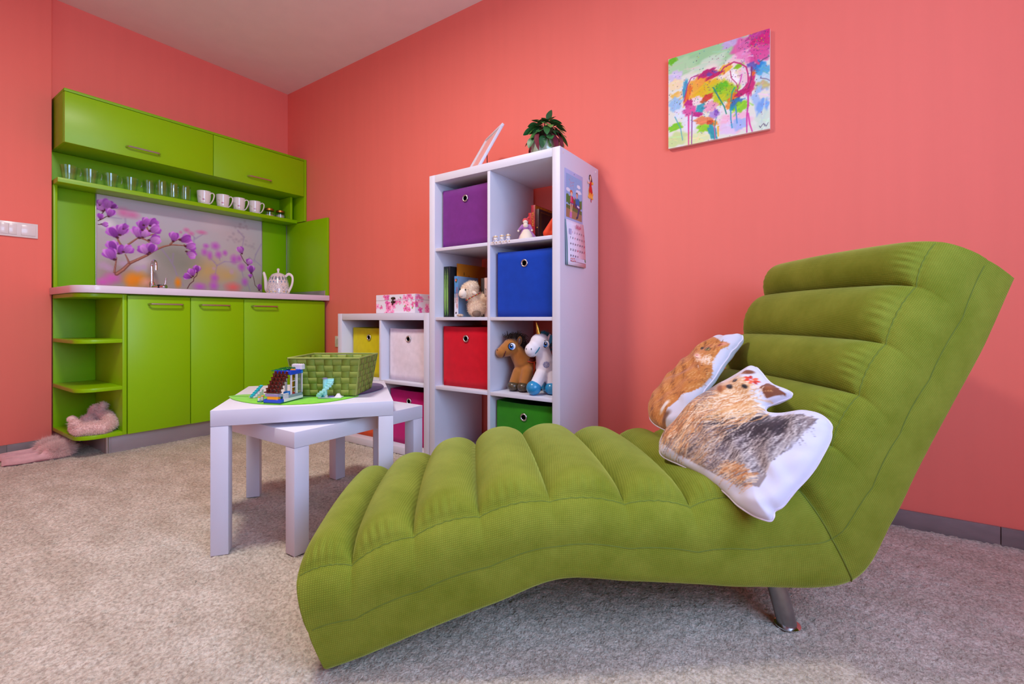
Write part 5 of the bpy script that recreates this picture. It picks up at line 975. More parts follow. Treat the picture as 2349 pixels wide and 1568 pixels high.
brick(t, 'blue', 0, 0, 0.0033, 8, 2, 0.0096); brick(t, 'orange', 0.013, 0.001, 0.013, 5, 1.6, 0.0096, False); brick(t, 'lav', 0.005, 0.001, 0.0228, 6, 2, 0.0096, False); brick(t, 'grey', 0.048, 0.004, 0.0228, 1.6, 1.6, 0.0075, False)
for i in range(6):
    y = 0.004 + i * 0.0072; z = 0.034 + i * 0.0112
    st = bx(-0.002, 0.056, y, y + 0.012, z, z + 0.0035, 0.0004, 1)
    for k in range(7): lathe([(0.0022, y - 0.0012), (0.0022, y)], 8, (0.002 + k * 0.0085, 0, z + 0.0018), axis='Y', bm=st)
    for k in range(4): bx(0.004 + k * 0.014, 0.011 + k * 0.014, y + 0.003, y + 0.012, z + 0.0035, z + 0.0112, 0.0003, 1, bm=st)
    obj('roof_step', st, pm('brown'), t)
# right wall with rail, posts and panes
brick(t, 'white', 0.056, 0.016, 0.0033, 1, 11, 0.0096, False, 'wall_course'); brick(t, 'grey', 0.056, 0.038, 0.0131, 1, 8, 0.0096, False, 'wall_course')
rl = bx(0.0565, 0.0635, 0.016, 0.038, 0.013, 0.0145, 0.0003, 1); bx(0.0565, 0.0635, 0.016, 0.038, 0.0285, 0.030, 0.0003, 1, bm=rl)
for k in range(5): bx(0.0585, 0.0615, 0.017 + k * 0.0048, 0.019 + k * 0.0048, 0.0145, 0.0285, 0, bm=rl)
obj('railing', rl, pm('white'), t)
for y in (0.050, 0.073, 0.076, 0.100): obj('post', bx(0.0575, 0.0632, y, y + 0.0032, 0.0228, 0.089, 0.0003, 1), pm('white'), t)
for z in (0.045, 0.066): obj('ladder_rung', bx(0.059, 0.062, 0.053, 0.073, z, z + 0.0022, 0.0003, 1), pm('white'), t)
obj('window_pane', bx(0.0595, 0.0605, 0.079, 0.100, 0.0235, 0.088, 0), mat('toy_glass', (0.9, 0.97, 1, 1), 0.05, trans=0.9, vary=0), t)
obj('pillar', bx(0.030, 0.036, 0.088, 0.094, 0.0035, 0.089, 0.0003, 1), pm('orange'), t); obj('pillar', bx(0.002, 0.008, 0.090, 0.096, 0.0035, 0.089, 0.0003, 1), pm('white'), t)
brick(t, 'azure', 0.040, 0.040, 0.0228, 2, 2, 0.0096); brick(t, 'red', 0.046, 0.070, 0.0131, 1, 1, 0.0125); brick(t, 'teal', 0.012, 0.040, 0.0036, 2, 2, 0.0096); brick(t, 'white', 0.002, 0.022, 0.0036, 2, 3, 0.0192, False)
# roof
brick(t, 'blue', 0.0, 0.046, 0.0892, 8, 7, 0.0128, True, 'roof_block'); brick(t, 'azure', 0.0562, 0.0942, 0.0893, 1, 1.2, 0.0096, False); brick(t, 'orange', 0.046, 0.064, 0.1022, 2, 1, 0.0032)
brick(t, 'green', -0.006, 0.052, 0.1022, 5, 5, 0.0034, True, 'roof_plate'); brick(t, 'dgreen', 0.004, 0.062, 0.1057, 5, 4, 0.0034, True, 'roof_plate'); brick(t, 'green', -0.016, 0.048, 0.1000, 2, 4, 0.0020, True, 'roof_plate')
brick(t, 'white', 0.028, 0.0925, 0.1023, 5, 2, 0.0096); brick(t, 'white', 0.028, 0.0925, 0.1121, 5, 2, 0.0075)
# spiral stair toy
t = thing('brick_staircase', 'pale aqua toy spiral stair on a white plate', 'toy', on_table(0.300, 0.112, HZ), TA + math.radians(-17), room=False)
brick(t, 'white', 0, 0, 0, 10, 4, 0.0032, False, 'base_plate')
obj('column', lathe([(0.0075, 0.003), (0.0075, 0.030), (0.007, 0.031), (0.0075, 0.032), (0.0075, 0.066), (0, 0.066)], 18, (0.020, 0.014, 0)), pm('aqua'), t)
cap_ = lathe([(0.009, 0.0662), (0.009, 0.0690), (0, 0.0690)], 18, (0.020, 0.014, 0))
for k in range(4): lathe([(0.0024, 0.069), (0.0024, 0.0706), (0, 0.0706)], 10, (0.020 + 0.0045 * math.cos(k * PI / 2), 0.014 + 0.0045 * math.sin(k * PI / 2), 0), bm=cap_)
obj('cap', cap_, pm('lav'), t)
for k in range(9):
    a0 = -2.55 + k * 0.33; a1 = a0 + 0.46; z = 0.006 + k * 0.0065; R_ = 0.030
    p = [(0.020 + 0.006 * math.cos(a0), 0.014 + 0.006 * math.sin(a0)), (0.020 + R_ * math.cos(a0), 0.014 + R_ * math.sin(a0)), (0.020 + R_ * math.cos((a0 + a1) / 2), 0.014 + R_ * math.sin((a0 + a1) / 2)), (0.020 + R_ * math.cos(a1), 0.014 + R_ * math.sin(a1)), (0.020 + 0.006 * math.cos(a1), 0.014 + 0.006 * math.sin(a1))]
    obj('step', prism(p, z, z + 0.0085, bev=0.0004, seg=1), pm('aqua'), t)
brick(t, 'dteal', 0.010, 0.001, 0.0033, 1, 1, 0.006); brick(t, 'purple', 0.036, 0.006, 0.0033, 2, 1, 0.004, False); brick(t, 'white', 0.024, 0.002, 0.0033, 1, 1, 0.006)
obj('rock', tube([(0.066, 0.016, 0.003), (0.066, 0.016, 0.009), (0.066, 0.016, 0.0145)], [0.0135, 0.008, 0.0045], 6), pm('white'), t)
# slide and little garden brick
t = thing('brick_slide', 'toy slide with turquoise track beside the brick house', 'toy', on_table(0.066, 0.196, HZ), TA + math.radians(-34), room=False)
for k in range(4): obj('support', bx(0.0, 0.026, 0.004 + k * 0.010, 0.014 + k * 0.010, 0, 0.006 + k * 0.0068, 0.0004, 1), pm('white'), t)
tr_ = prism([(0.0, 0.003), (0.048, 0.036), (0.048, 0.040), (0.0, 0.007)], 0.007, 0.019, plane='YZ')
for k in range(5):
    for x in (0.010, 0.016): lathe([(0.0024, 0), (0.0024, 0.0016), (0, 0.0016)], 8, (x, 0.006 + k * 0.0085, 0.0112 + k * 0.0059), bm=tr_)
obj('track', tr_, pm('teal'), t)
t = thing('brick_flowerbed', 'tiny brick flower bed with orange blossoms beside the toy house', 'toy', on_table(0.112, 0.098, HZ), TA + math.radians(-30), room=False)
brick(t, 'dteal', 0, 0, 0, 2, 3, 0.0032, False, 'base_plate')
for x, y, h in ((0.001, 0.002, 0.010), (0.008, 0.010, 0.013), (0.001, 0.016, 0.012)):
    brick(t, 'white', x, y, 0.0033, 0.8, 0.8, h, False); obj('blossom', ell((x + 0.0032, y + 0.0032, 0.0033 + h + 0.0018), (0.0038, 0.0038, 0.0022), n=10, m=6), pm('orange'), t)

# ---------------------------------------------------------------- slippers
M_PINK = mat('pink_velvet', S(220, 168, 166), 0.6, sheen=0.5, vary=0.06, vscale=60); M_PFUR = mat('pink_fur', S(236, 204, 196), 0.85, sheen=0.4, vary=0.12, vscale=90); M_INS = mat('slipper_lining', S(146, 92, 96), 0.7)
def slipper(label, loc, rz):
    t = thing('fur_slipper', label, 'slipper', loc, rz, 'pink fur slippers on the carpet', room=False)
    Ls, n = 0.265, 34; bm = bmesh.new(); rows = []; top_ids = []
    for i in range(n + 1):
        u = i / n; y = u * Ls; hw = 0.036 * (math.sin(PI * min(1, u / 0.42) / 2) ** 0.55) if u < 0.42 else 0.036 + 0.012 * math.sin((u - 0.42) / 0.58 * PI * 0.55)
        if u > 0.80: hw *= max(0.02, math.sqrt(max(0, 1 - ((u - 0.80) / 0.20) ** 2)))
        hw = max(hw, 0.002)
        c = min(1, max(0, (u - 0.46) / 0.15)); c = c * c * (3 - 2 * c)                      # 0 open tub, 1 closed vamp
        rise = 0.030 + 0.006 * (1 - u) + c * 0.026
        if u > 0.72: rise *= math.sqrt(max(0.05, 1 - ((u - 0.72) / 0.30) ** 2))
        prof = [(0, 0.0), (hw * 0.9, 0.0), (hw * 1.06, 0.010), (hw * 1.04, 0.022)]
        for k in range(1, 7):
            a = k / 6 * PI / 2 * c; rx = hw * 1.02 * math.cos(a) if c > 0 else hw * 1.02
            rz_ = 0.024 + (rise - 0.024) * (math.sin(a) if c > 0.5 else k / 6 * (1 - c) + math.sin(a) * c)
            prof.append((max(rx * (1 - 0.001), 0.0), rz_))
        last = prof[-1]; prof += [(max(0.0, last[0] - 0.004), last[1] - 0.002), (max(0, min(hw * 0.86, last[0] * 0.9)) if c < 0.5 else last[0] * 0.8, 0.022 if c < 0.5 else last[1] - 0.006), (hw * 0.72, 0.014), (0, 0.012)]
        full = [(-p[0], p[1]) for p in prof[::-1]][:-1] + prof
        rows.append([bm.verts.new((p[0], y, p[1])) for p in full])
    for a, b in zip(rows, rows[1:]):
        for j in range(len(a) - 1): bm.faces.new((a[j], a[j + 1], b[j + 1], b[j]))
    bmesh.ops.remove_doubles(bm, verts=bm.verts, dist=1e-5); bmesh.ops.recalc_face_normals(bm, faces=bm.faces)
    b = obj('shell', bm, M_PINK, t, 60)
    obj('insole', prism([(0.029 * math.cos(a), 0.085 + 0.078 * math.sin(a)) for a in [k * 2 * PI / 30 for k in range(30)]], 0.0125, 0.0155, bev=0.001), M_INS, t)
    dome = obj('vamp_fur_base', ell((0, 0.206, 0.034), (0.047, 0.052, 0.028)), M_PFUR, t)
    add_fur(dome, dome, M_PFUR, 11000, 0.026, 0.0009, keep=lambda x, y, z: z > 0.022, droop=0.15, seed=int(abs(loc[0]) * 1000), curl=0.45, direction=(0, 0.25, 0.1))
    obj('sole', prism([(0.038 * math.cos(a) * (0.9 if math.sin(a) < 0 else 1.12), 0.13 + 0.128 * math.sin(a)) for a in [k * 2 * PI / 40 for k in range(40)]], -0.001, 0.006, bev=0.001), M_INS, t)
    return t
s1 = slipper('pale pink fur slipper on the carpet, nearer one of the pair', (0.335, -1.675, 0.001), -0.02)
copy_thing(s1, (0.212, -1.672, 0.001), 0.02, 'pale pink fur slipper tucked closer to the coral wall')
# fluffy heap on the lowest corner shelf
t = thing('fluffy_plush', 'pale pink fluffy plush curled on the lowest corner shelf', 'plush toy', (0.35, -1.335, 0.1196), 0.0, room=False)
bo = organic('body', [('c', (0.135, -0.075, 0.030), (0.165, 0.0, 0.028), 0.030, 0.030), ('c', (0.165, 0.0, 0.028), (0.120, 0.052, 0.040), 0.030, 0.030), ('c', (0.120, 0.052, 0.040), (0.06, 0.052, 0.075), 0.030, 0.025), ('c', (0.06, 0.05, 0.06), (0.0, 0.03, 0.09), 0.026, 0.024), ('e', (0.07, -0.01, 0.025), (0.06, 0.05, 0.028)), ('c', (0.0, 0.03, 0.06), (0.02, 0.045, 0.13), 0.024, 0.016), ('c', (-0.03, 0.01, 0.05), (-0.01, 0.02, 0.115), 0.026, 0.02), ('e', (0.02, -0.02, 0.06), (0.03, 0.03, 0.025)), ('e', (0.10, -0.09, 0.06), (0.026, 0.024, 0.022))], M_PFUR, t, 0.005, 4)
add_fur(bo, bo, M_PFUR, 20000, 0.012, 0.0011, droop=0.25, seed=5, curl=0.6)
for c_, r in (((0.06, -0.088, 0.028), (0.040, 0.022, 0.022)), ((0.02, -0.086, 0.075), (0.026, 0.020, 0.017)), ((0.09, -0.096, 0.026), (0.025, 0.016, 0.020))):
    p_ = obj('paw', ell(c_, r), M_PFUR, t); add_fur(p_, p_, M_PFUR, 900, 0.004, 0.0007, seed=8)
# ---------------------------------------------------------------- chaise longue
def chaise_mat():
    m = bpy.data.materials.new('green_corduroy'); m.use_nodes = True; nt = m.node_tree; N = nt.nodes; Lk = nt.links; p = N['Principled BSDF']
    p.inputs['Roughness'].default_value = 0.9; p.inputs['Sheen Weight'].default_value = 0.8; p.inputs['Sheen Roughness'].default_value = 0.35; p.inputs['Sheen Tint'].default_value = S(196, 212, 120); p.inputs['Specular IOR Level'].default_value = 0.15
    uv = N.new('ShaderNodeUVMap'); uv.uv_map = 'UVMap'; tc = N.new('ShaderNodeTexCoord')
    def wave(d):
        mp = N.new('ShaderNodeMapping'); mp.inputs['Rotation'].default_value = (0, 0, 0.12); Lk.new(uv.outputs['UV'], mp.inputs['Vector'])
        w = N.new('ShaderNodeTexWave'); w.bands_direction = d; w.inputs['Scale'].default_value = 0.314 / 0.0042; w.inputs['Distortion'].default_value = 0.6; w.inputs['Detail'].default_value = 1; w.inputs['Detail Scale'].default_value = 3; Lk.new(mp.outputs['Vector'], w.inputs['Vector']); return w
    a, b = wave('X'), wave('Y'); mu = N.new('ShaderNodeMath'); mu.operation = 'MULTIPLY'; Lk.new(a.outputs['Fac'], mu.inputs[0]); Lk.new(b.outputs['Fac'], mu.inputs[1])
    nz = N.new('ShaderNodeTexNoise'); nz.inputs['Scale'].default_value = 9; nz.inputs['Detail'].default_value = 5; nz.inputs['Roughness'].default_value = 0.65; Lk.new(tc.outputs['Object'], nz.inputs['Vector'])
    r1 = N.new('ShaderNodeValToRGB'); r1.color_ramp.elements[0].position = 0.3; r1.color_ramp.elements[1].position = 0.72; r1.color_ramp.elements[0].color = S(118, 132, 34); r1.color_ramp.elements[1].color = S(142, 154, 54); Lk.new(nz.outputs['Fac'], r1.inputs['Fac'])
    r2 = N.new('ShaderNodeValToRGB'); r2.color_ramp.elements[0].position = 0.05; r2.color_ramp.elements[1].position = 0.55; r2.color_ramp.elements[0].color = (0.74, 0.74, 0.68, 1); r2.color_ramp.elements[1].color = (1, 1, 1, 1); Lk.new(mu.outputs[0], r2.inputs['Fac'])
    mx = N.new('ShaderNodeMix'); mx.data_type = 'RGBA'; mx.blend_type = 'MULTIPLY'; mx.inputs[0].default_value = 1.0; Lk.new(r1.outputs['Color'], mx.inputs[6]); Lk.new(r2.outputs['Color'], mx.inputs[7]); Lk.new(mx.outputs[2], p.inputs['Base Color'])
    bn = N.new('ShaderNodeBump'); bn.inputs['Strength'].default_value = 0.35; bn.inputs['Distance'].default_value = 0.0012; Lk.new(mu.outputs[0], bn.inputs['Height']); Lk.new(bn.outputs['Normal'], p.inputs['Normal']); return m
M_CH = chaise_mat()
CT = [(-.074, .186), (.039, .207), (.169, .262), (.311, .300), (.466, .328), (.635, .316), (.789, .303), (.92, .318), (1.055, .338), (1.135, .435), (1.203, .553), (1.271, .673), (1.35, .81), (1.405, .918)]
CB = [(-.004, .001), (.07, .024), (.21, .075), (.35, .122), (.485, .165), (.635, .153), (.785, .139), (.92, .125), (1.165, .125), (1.27, .262), (1.335, .382), (1.41, .51), (1.50, .66), (1.58, .821)]
CW = 0.635; KR = 36
ch = thing('chaise_longue', 'moss green quilted chaise longue with channel-tufted rolls', 'chaise longue', (2.880, -1.579, 0), math.radians(39.53), room=False)
def build_chaise():
    Bs = smooth_path([(p[0], p[1], 0) for p in CB], KR); n = len(CT) - 1; T = []; Nn = []; amp = []; tt = []
    for i in range(n):
        a, b = Vector(CT[i]), Vector(CT[i + 1]); d = (b - a).normalized(); nn = Vector((-d.y, d.x))
        for k in range(KR + (1 if i == n - 1 else 0)):
            t = k / KR; sc = math.sin(PI * t) ** 0.7
            T.append(a.lerp(b, t) + nn * 0.013 * sc); Nn.append(nn); tt.append((i, t)); amp.append(max(0.0, 1 - abs(2 * t - 1) ** 2.3) ** 0.62)
    # blend normals a little across creases
    N2 = []
    for j in range(len(Nn)):
        s = Vector((0, 0))
        for k in range(-5, 6): s += Nn[min(max(j + k, 0), len(Nn) - 1)]
        N2.append(s.normalized())
    im = 8 * KR                                                        # station of the seat/back crease
    V = []; NV = None; UVs = []; arc = 0.0; prev = None; mids = []; tops = []
    for j in range(len(T)):
        tp, bp, nn = T[j], Vector((Bs[j].x, Bs[j].y)), N2[j]; i, t = tt[j]
        cen = (tp + bp) / 2
        if prev is not None: arc += (cen - prev).length
        prev = cen; loop = []
        crease = math.exp(-((j - im) / 5.0) ** 2)
        def P(q2, w): loop.append((q2.x, w, q2.y))
        for w in (CW * 0.5, CW * 0.3, 0.06): P(bp, w)
        for q in (0, .03, .08, .16, .26, .36, .46, .5, .54, .64, .74, .83, .90, .95, .98):
            r = 0.018 * (1 - min(1, q / 0.08)) ** 2
            w = r + 0.022 * max(0, (q - 0.62) / 0.38) ** 2 + 0.006 * max(0, (q - 0.9) / 0.1) ** 2 - 0.012 * math.sin(PI * q) ** 0.8 + 0.018 * crease * q + 0.003 * math.exp(-((q - 0.5) / 0.035) ** 2) + 0.0016 * math.sin(9 * arc + 2) * math.sin(PI * q)
            p = bp.lerp(tp, q); P(p, w)
            if abs(q - 0.5) < 1e-6: mids.append((p.x, w - 0.0006, p.y))
        top = [0.0, .003, .008, .015, .024, .034, .046, .06, .075, .095, .12, .15, .19, .24]; W0, W1 = 0.030, CW - 0.030
        ws = [W0 + x for x in top] + [W0 + (W1 - W0) * x for x in (0.46, 0.5, 0.54)] + [W1 - x for x in top[::-1]]
        if j >= im: dm = 0.014
        else: dm = 0.022
        for w in ws:
            e = min(w - W0, W1 - w); x = min(1, e / 0.065); ed = math.sqrt(max(0, 1 - (1 - x) ** 2)); dome = dm * math.sin(PI * (w - W0) / (W1 - W0)) ** 0.6
            gath = 0.0028 * math.sin(j * 1.25 + i) * math.exp(-((e - 0.014) / 0.016) ** 2) * (1 if w < 0.3 else 0.5) * math.sin(PI * t)
            pf = {6: 0.75, 7: 0.45}.get(i, 1.0); h = (dome + 0.036 * amp[j] * ed) * pf + 0.004 * ed + gath; h *= (1 - 0.6 * crease)
            P(tp + nn * h, w)
        tops.append((loop[18][0], loop[18][1] - 0.0006, loop[18][2])); half = loop[3:18]
        for q3 in half[::-1]: loop.append((q3[0], CW - q3[1], q3[2]))
        for w in (CW - 0.06, CW * 0.7): P(bp, w)
        if NV is None: NV = len(loop)
        V += loop; per = 0.0; row = []
        for k, p in enumerate(loop):
            if k: per += (Vector(p) - Vector(loop[k - 1])).length
            row.append((arc, per))
        row.append((arc, per + 0.1)); UVs.append(row)
    M_ = len(T); F = []; FU = []
    for j in range(M_ - 1):
        for k in range(NV):
            k2 = (k + 1) % NV; F.append((j * NV + k, (j + 1) * NV + k, (j + 1) * NV + k2, j * NV + k2)); FU += [UVs[j][k], UVs[j + 1][k], UVs[j + 1][k + 1], UVs[j][k + 1]]
    # rounded end caps: shrink the end loops inward in two steps
    def cap(j, sgn):
        base = [Vector(V[j * NV + k]) for k in range(NV)]; c = sum(base, Vector()) / NV; other = [Vector(V[(j - sgn) * NV + k]) for k in range(NV)]
        dirn = (c - sum(other, Vector()) / NV).normalized(); prev_ids = [j * NV + k for k in range(NV)]
        for s, o in ((0.97, 0.007), (0.90, 0.013), (0.6, 0.017), (0.25, 0.018)):
            ids = []
            for k in range(NV): V.append(tuple(c + (base[k] - c) * s + dirn * o)); ids.append(len(V) - 1)
            for k in range(NV):
                k2 = (k + 1) % NV; f = (prev_ids[k], ids[k], ids[k2], prev_ids[k2]); F.append(f if sgn > 0 else f[::-1])
                for q in F[-1]: FU.append((V[q][1] + 0.3, V[q][2] + V[q][0] * 0.3))
            prev_ids = ids
        F.append(tuple(prev_ids)); FU.extend([(V[q][1] + 0.3, V[q][2]) for q in prev_ids])
    cap(M_ - 1, 1); cap(0, -1)
    me = bpy.data.meshes.new('upholstery'); me.from_pydata(V, [], F); uvl = me.uv_layers.new(name='UVMap'); uvl.data.foreach_set('uv', np.array(FU, np.float32).ravel())
    bm = bmesh.new(); bm.from_mesh(me); bmesh.ops.recalc_face_normals(bm, faces=bm.faces); bm.to_mesh(me); bm.free()
    return me, mids, tops, V, NV, im
me, mids, tops, CV, CNV, CIM = build_chaise()
up = link('upholstery', me, M_CH, ch, 70)
M_ST = mat('green_thread', S(104, 122, 38), 0.8)
obj('roll_stitching', tube(tops[2:-2:2], 0.0012, 5), M_ST, up)
obj('side_stitching', tube(mids[4:-4:3], 0.0011, 5), M_ST, up)
obj('mitre_seam', tube([(CV[CIM * CNV + k][0], CV[CIM * CNV + k][1] - 0.001, CV[CIM * CNV + k][2]) for k in range(4, 18)], 0.0016, 6), M_ST, up)
for w in (0.062, 0.575):
    lg = obj('leg', tube([(1.012, w + 0.012, 0.145), (1.030, w + 0.004, 0.07), (1.046, w, 0.004)], [0.0215, 0.0215, 0.0215], 22), mat('leg_steel', S(150, 146, 146), 0.3, 0.9, vary=0.08, vscale=60), ch)
    obj('foot_ring', lathe([(0.021, 0.0), (0.028, 0.001), (0.0285, 0.004), (0.0215, 0.006)], 24, (1.047, w, 0)), M_CHROME, lg)

# ---------------------------------------------------------------- animal-shaped cushions
def cushion(name, label, outline, O, e1, e2, T, pr, back, step=0.0028, D=0.085, lift=0.0):
    e1 = Vector(e1).normalized(); e2 = Vector(e2); e2 = (e2 - e1 * e1.dot(e2)).normalized(); e3 = e1.cross(e2)
    t = thing(name, label, 'cushion', tuple(Vector(O) + e3 * lift), 0, None, room=False)
    t.rotation_euler = Matrix((e1, e2, e3)).transposed().to_euler()
    Q = [Vector((p[0], p[1], 0)) for p in outline]; Q = smooth_path(Q + [Q[0]], 5)[:-1]; C_ = np.array([(p.x, p.y) for p in Q]); C2 = np.roll(C_, -1, 0)
    x0, y0 = C_.min(0) - step; x1, y1 = C_.max(0) + step; nx, ny = int((x1 - x0) / step) + 2, int((y1 - y0) / step) + 2
    X, Y = np.meshgrid(x0 + np.arange(nx) * step, y0 + np.arange(ny) * step); P = np.stack([X.ravel(), Y.ravel()], 1)
    best = np.full(len(P), 9.0); near = P.copy(); ins = np.zeros(len(P), bool)
    for a, b in zip(C_, C2):
        d = b - a; tq = np.clip(((P - a) @ d) / max(d @ d, 1e-12), 0, 1); q = a + tq[:, None] * d; r = np.hypot(*(P - q).T); m = r < best; best[m] = r[m]; near[m] = q[m]
        if a[1] != b[1]: ins ^= ((P[:, 1] > a[1]) != (P[:, 1] > b[1])) & (P[:, 0] < (b[0] - a[0]) * (P[:, 1] - a[1]) / (b[1] - a[1]) + a[0])
    dist = np.where(ins, best, 0); P2 = np.where(ins[:, None], P, near); x = np.minimum(dist / D, 1); H = T * np.sqrt(1 - (1 - x) ** 2)
    H = H + ins * np.minimum(dist / 0.02, 1) * 0.0022 * (np.sin(P[:, 0] * 75 + 3 * np.sin(P[:, 1] * 40)) + np.sin(P[:, 1] * 62 + 2.0 * np.sin(P[:, 0] * 55)))
    I = np.arange(nx * ny).reshape(ny, nx); Fq = np.stack([I[:-1, :-1], I[:-1, 1:], I[1:, 1:], I[1:, :-1]], -1).reshape(-1, 4); Fq = Fq[ins[Fq].any(1)]
    used = np.unique(Fq); mp = -np.ones(len(P), int); mp[used] = np.arange(len(used)); Fq = mp[Fq]; P3 = P2[used]; H3 = H[used]; n = len(used)
    front = np.concatenate([P3, -H3[:, None]], 1)
    me = bpy.data.meshes.new('printed_front'); me.from_pydata(front.tolist(), [], Fq[:, ::-1].tolist()); set_cols(me, pr.at(P3[:, 0], P3[:, 1])); link('printed_front', me, M_PRINTF, t, 180)
    me = bpy.data.meshes.new('back_cover'); me.from_pydata(np.concatenate([P3, H3[:, None]], 1).tolist(), [], Fq.tolist())
    cb = np.ones((n, 3)) * np.array((lin(.86), lin(.86), lin(.92))); 
    if back is not None: cb = back.at(P3[:, 0], P3[:, 1])
    set_cols(me, cb); link('back_cover', me, M_PRINTF, t, 180)
    Qp = [(p.x, p.y, 0.0012 * math.sin(i * 0.9)) for i, p in enumerate(Q)]; obj('piping', tube(Qp + [Qp[0]], 0.0024, 6), mat('white_piping', S(222, 218, 234), 0.8), t)
    return t
DOG = [(0.326, 0.013), (0.306, -0.009), (0.276, -0.012), (0.201, -0.006), (0.11, -0.011), (0.064, -0.022), (0.025, -0.023), (-0.004, -0.017), (-0.01, -0.005), (-0.004, 0.008), (-0.012, 0.027), (-0.016, 0.067), (-0.024, 0.136), (-0.018, 0.204), (-0.01, 0.226), (-0.002, 0.241), (0.026, 0.254), (0.062, 0.248), (0.096, 0.224), (0.127, 0.213), (0.139, 0.219), (0.138, 0.232), (0.123, 0.249), (0.106, 0.275), (0.111, 0.285), (0.135, 0.288), (0.17, 0.293), (0.208, 0.315), (0.229, 0.323), (0.243, 0.314), (0.257, 0.285), (0.281, 0.244), (0.32, 0.165), (0.327, 0.102), (0.333, 0.046)]
rd = random.Random(17)
dp = Print(0.42, 0.40, 0.0009, hx('d2d4e4')); dp.x0, dp.y0 = -0.04, -0.04
def lock(x, y, dx, dy, w, c, al=0.75, bow=0.0):
    dp.stroke([(x, y), (x + dx * 0.33 + bow * dy, y + dy * 0.33 - bow * dx), (x + dx * 0.66 + bow * dy, y + dy * 0.66 - bow * dx), (x + dx, y + dy)], w, w * 0.2, hx(c), al)
def rump(y): return float(np.interp(y, [0.0, 0.03, 0.094, 0.138, 0.188, 0.212, 0.24], [0.045, 0.022, 0.030, 0.022, 0.026, 0.012, 0.02]))
dp.poly([(0.012, 0.226), (0.03, 0.15), (0.034, 0.09), (0.03, 0.03), (0.06, 0.014), (0.11, 0.02), (0.185, 0.034), (0.236, 0.006), (0.30, 0.012), (0.335, 0.05), (0.33, 0.12), (0.28, 0.24), (0.16, 0.21), (0.10, 0.196), (0.042, 0.226)], hx('8c7e7c'), 0.95)
dp.blob(0.285, 0.09, 0.06, 0.085, 0, hx('c89a6c'), 0.5, 0.95); dp.blob(0.215, 0.215, 0.065, 0.05, 30, hx('d8b088'), 0.4, 0.95)
for i in range(1900):        # long coat sweeping down from the spine
    u = rd.random(); sx = 0.012 + 0.20 * u; sy = float(np.interp(sx, [0.01, 0.042, 0.10, 0.17, 0.22], [0.226, 0.226, 0.196, 0.198, 0.17])) + rd.gauss(0, 0.005); dep = rd.random(); L = rd.uniform(0.05, 0.11)
    x, y = sx + 0.030 * dep + 0.012 * rd.random(), sy - 0.165 * dep
    if y < 0.012 or x < rump(y): continue
    warm = x > 0.16 or y < 0.06
    pal = ['4e4046', '6a5c60', '98908e', 'c8c0ba', '3a2c30', '8a8084'] if not warm else ['6a5048', '98887c', 'c4a888', 'd8bc9c', 'b08058', '4a3c40', 'a89890']
    if sx < 0.075: pal = ['98908e', 'b8b2ae', '6a6266', '4a3c40', 'd0cac4', '7a7074']
    lock(x, y, 0.012 + 0.02 * rd.random(), -min(L, y - 0.008), rd.uniform(0.001, 0.0034), rd.choice(pal), rd.uniform(0.5, 0.95), 0.12)
for i in range(230):
    x = rd.uniform(0.05, 0.20); lock(x, float(np.interp(x, [0.05, 0.10, 0.17, 0.2], [0.21, 0.19, 0.19, 0.17])) - abs(rd.gauss(0, 0.028)), 0.026, -0.05, rd.uniform(0.0015, 0.0045), rd.choice(['2a1e24', '33262c', '3e3036', '241a20']), 0.8, 0.12)
for i in range(120):
    x = rd.uniform(0.03, 0.20); y = rd.uniform(0.05, 0.19); lock(x, y, 0.022, -0.05, 0.0013, rd.choice(['d8d2cc', 'e2dcd6', 'c0b8b2']), 0.7, 0.14)
for i in range(330):        # chest and front
    lock(rd.uniform(0.225, 0.325), rd.uniform(0.03, 0.19), rd.uniform(-0.004, 0.016), -rd.uniform(0.02, 0.06), rd.uniform(0.001, 0.0038), rd.choice(['d0945a', 'e0b888', 'c47c40', 'ead2b0', 'a8683a', '6a4a3c']), 0.75, 0.08)
for i in range(90): lock(rd.uniform(0.04, 0.12), rd.uniform(0.02, 0.055), 0.016, -rd.uniform(0.012, 0.03), 0.003, rd.choice(['c88a54', 'dcae80', 'b0703c', 'e8cca8']), 0.8)
for i in range(260): lock(0.178 + rd.gauss(0, 0.03), 0.205 + rd.gauss(0, 0.016), rd.uniform(0.03, 0.09), -rd.uniform(0.012, 0.09), rd.uniform(0.0015, 0.0045), rd.choice(['eed8b8', 'e2bc8c', 'd8a468', 'f2e4cc', 'c88850']), 0.8, 0.14)
for i in range(70): lock(rd.uniform(0.008, 0.045), rd.uniform(0.19, 0.232), rd.uniform(-0.018, 0.004), -rd.uniform(0.02, 0.05), rd.uniform(0.001, 0.003), rd.choice(['98908e', '6a5e60', 'd8d2cc', '4a3e42']), 0.75, -0.25)
dp.poly([(0.110, 0.270), (0.133, 0.275), (0.160, 0.280), (0.166, 0.258), (0.143, 0.240), (0.128, 0.255)], hx('7a4224'), 0.95); dp.blob(0.145, 0.262, 0.012, 0.009, 10, hx('94562e'), 0.5)
dp.blob(0.216, 0.287, 0.018, 0.010, -40, hx('7a4224'), 0.4)
for i in range(170): lock(0.200 + rd.gauss(0, 0.020), 0.248 + rd.gauss(0, 0.014), rd.uniform(0.0, 0.03), -rd.uniform(0.01, 0.03), 0.0024, rd.choice(['eacda4', 'd8a870', 'c68a50', 'f0e0c4']), 0.8)
dp.blob(0.247, 0.212, 0.020, 0.011, 40, hx('9a5a2c'), 0.5); dp.blob(0.238, 0.219, 0.012, 0.008, 40, hx('c08048'), 0.5); dp.blob(0.229, 0.227, 0.0115, 0.0082, 20, hx('1c1418'), 0.3); dp.blob(0.230, 0.230, 0.003, 0.0018, 0, hx('9a9098'), 0.5)
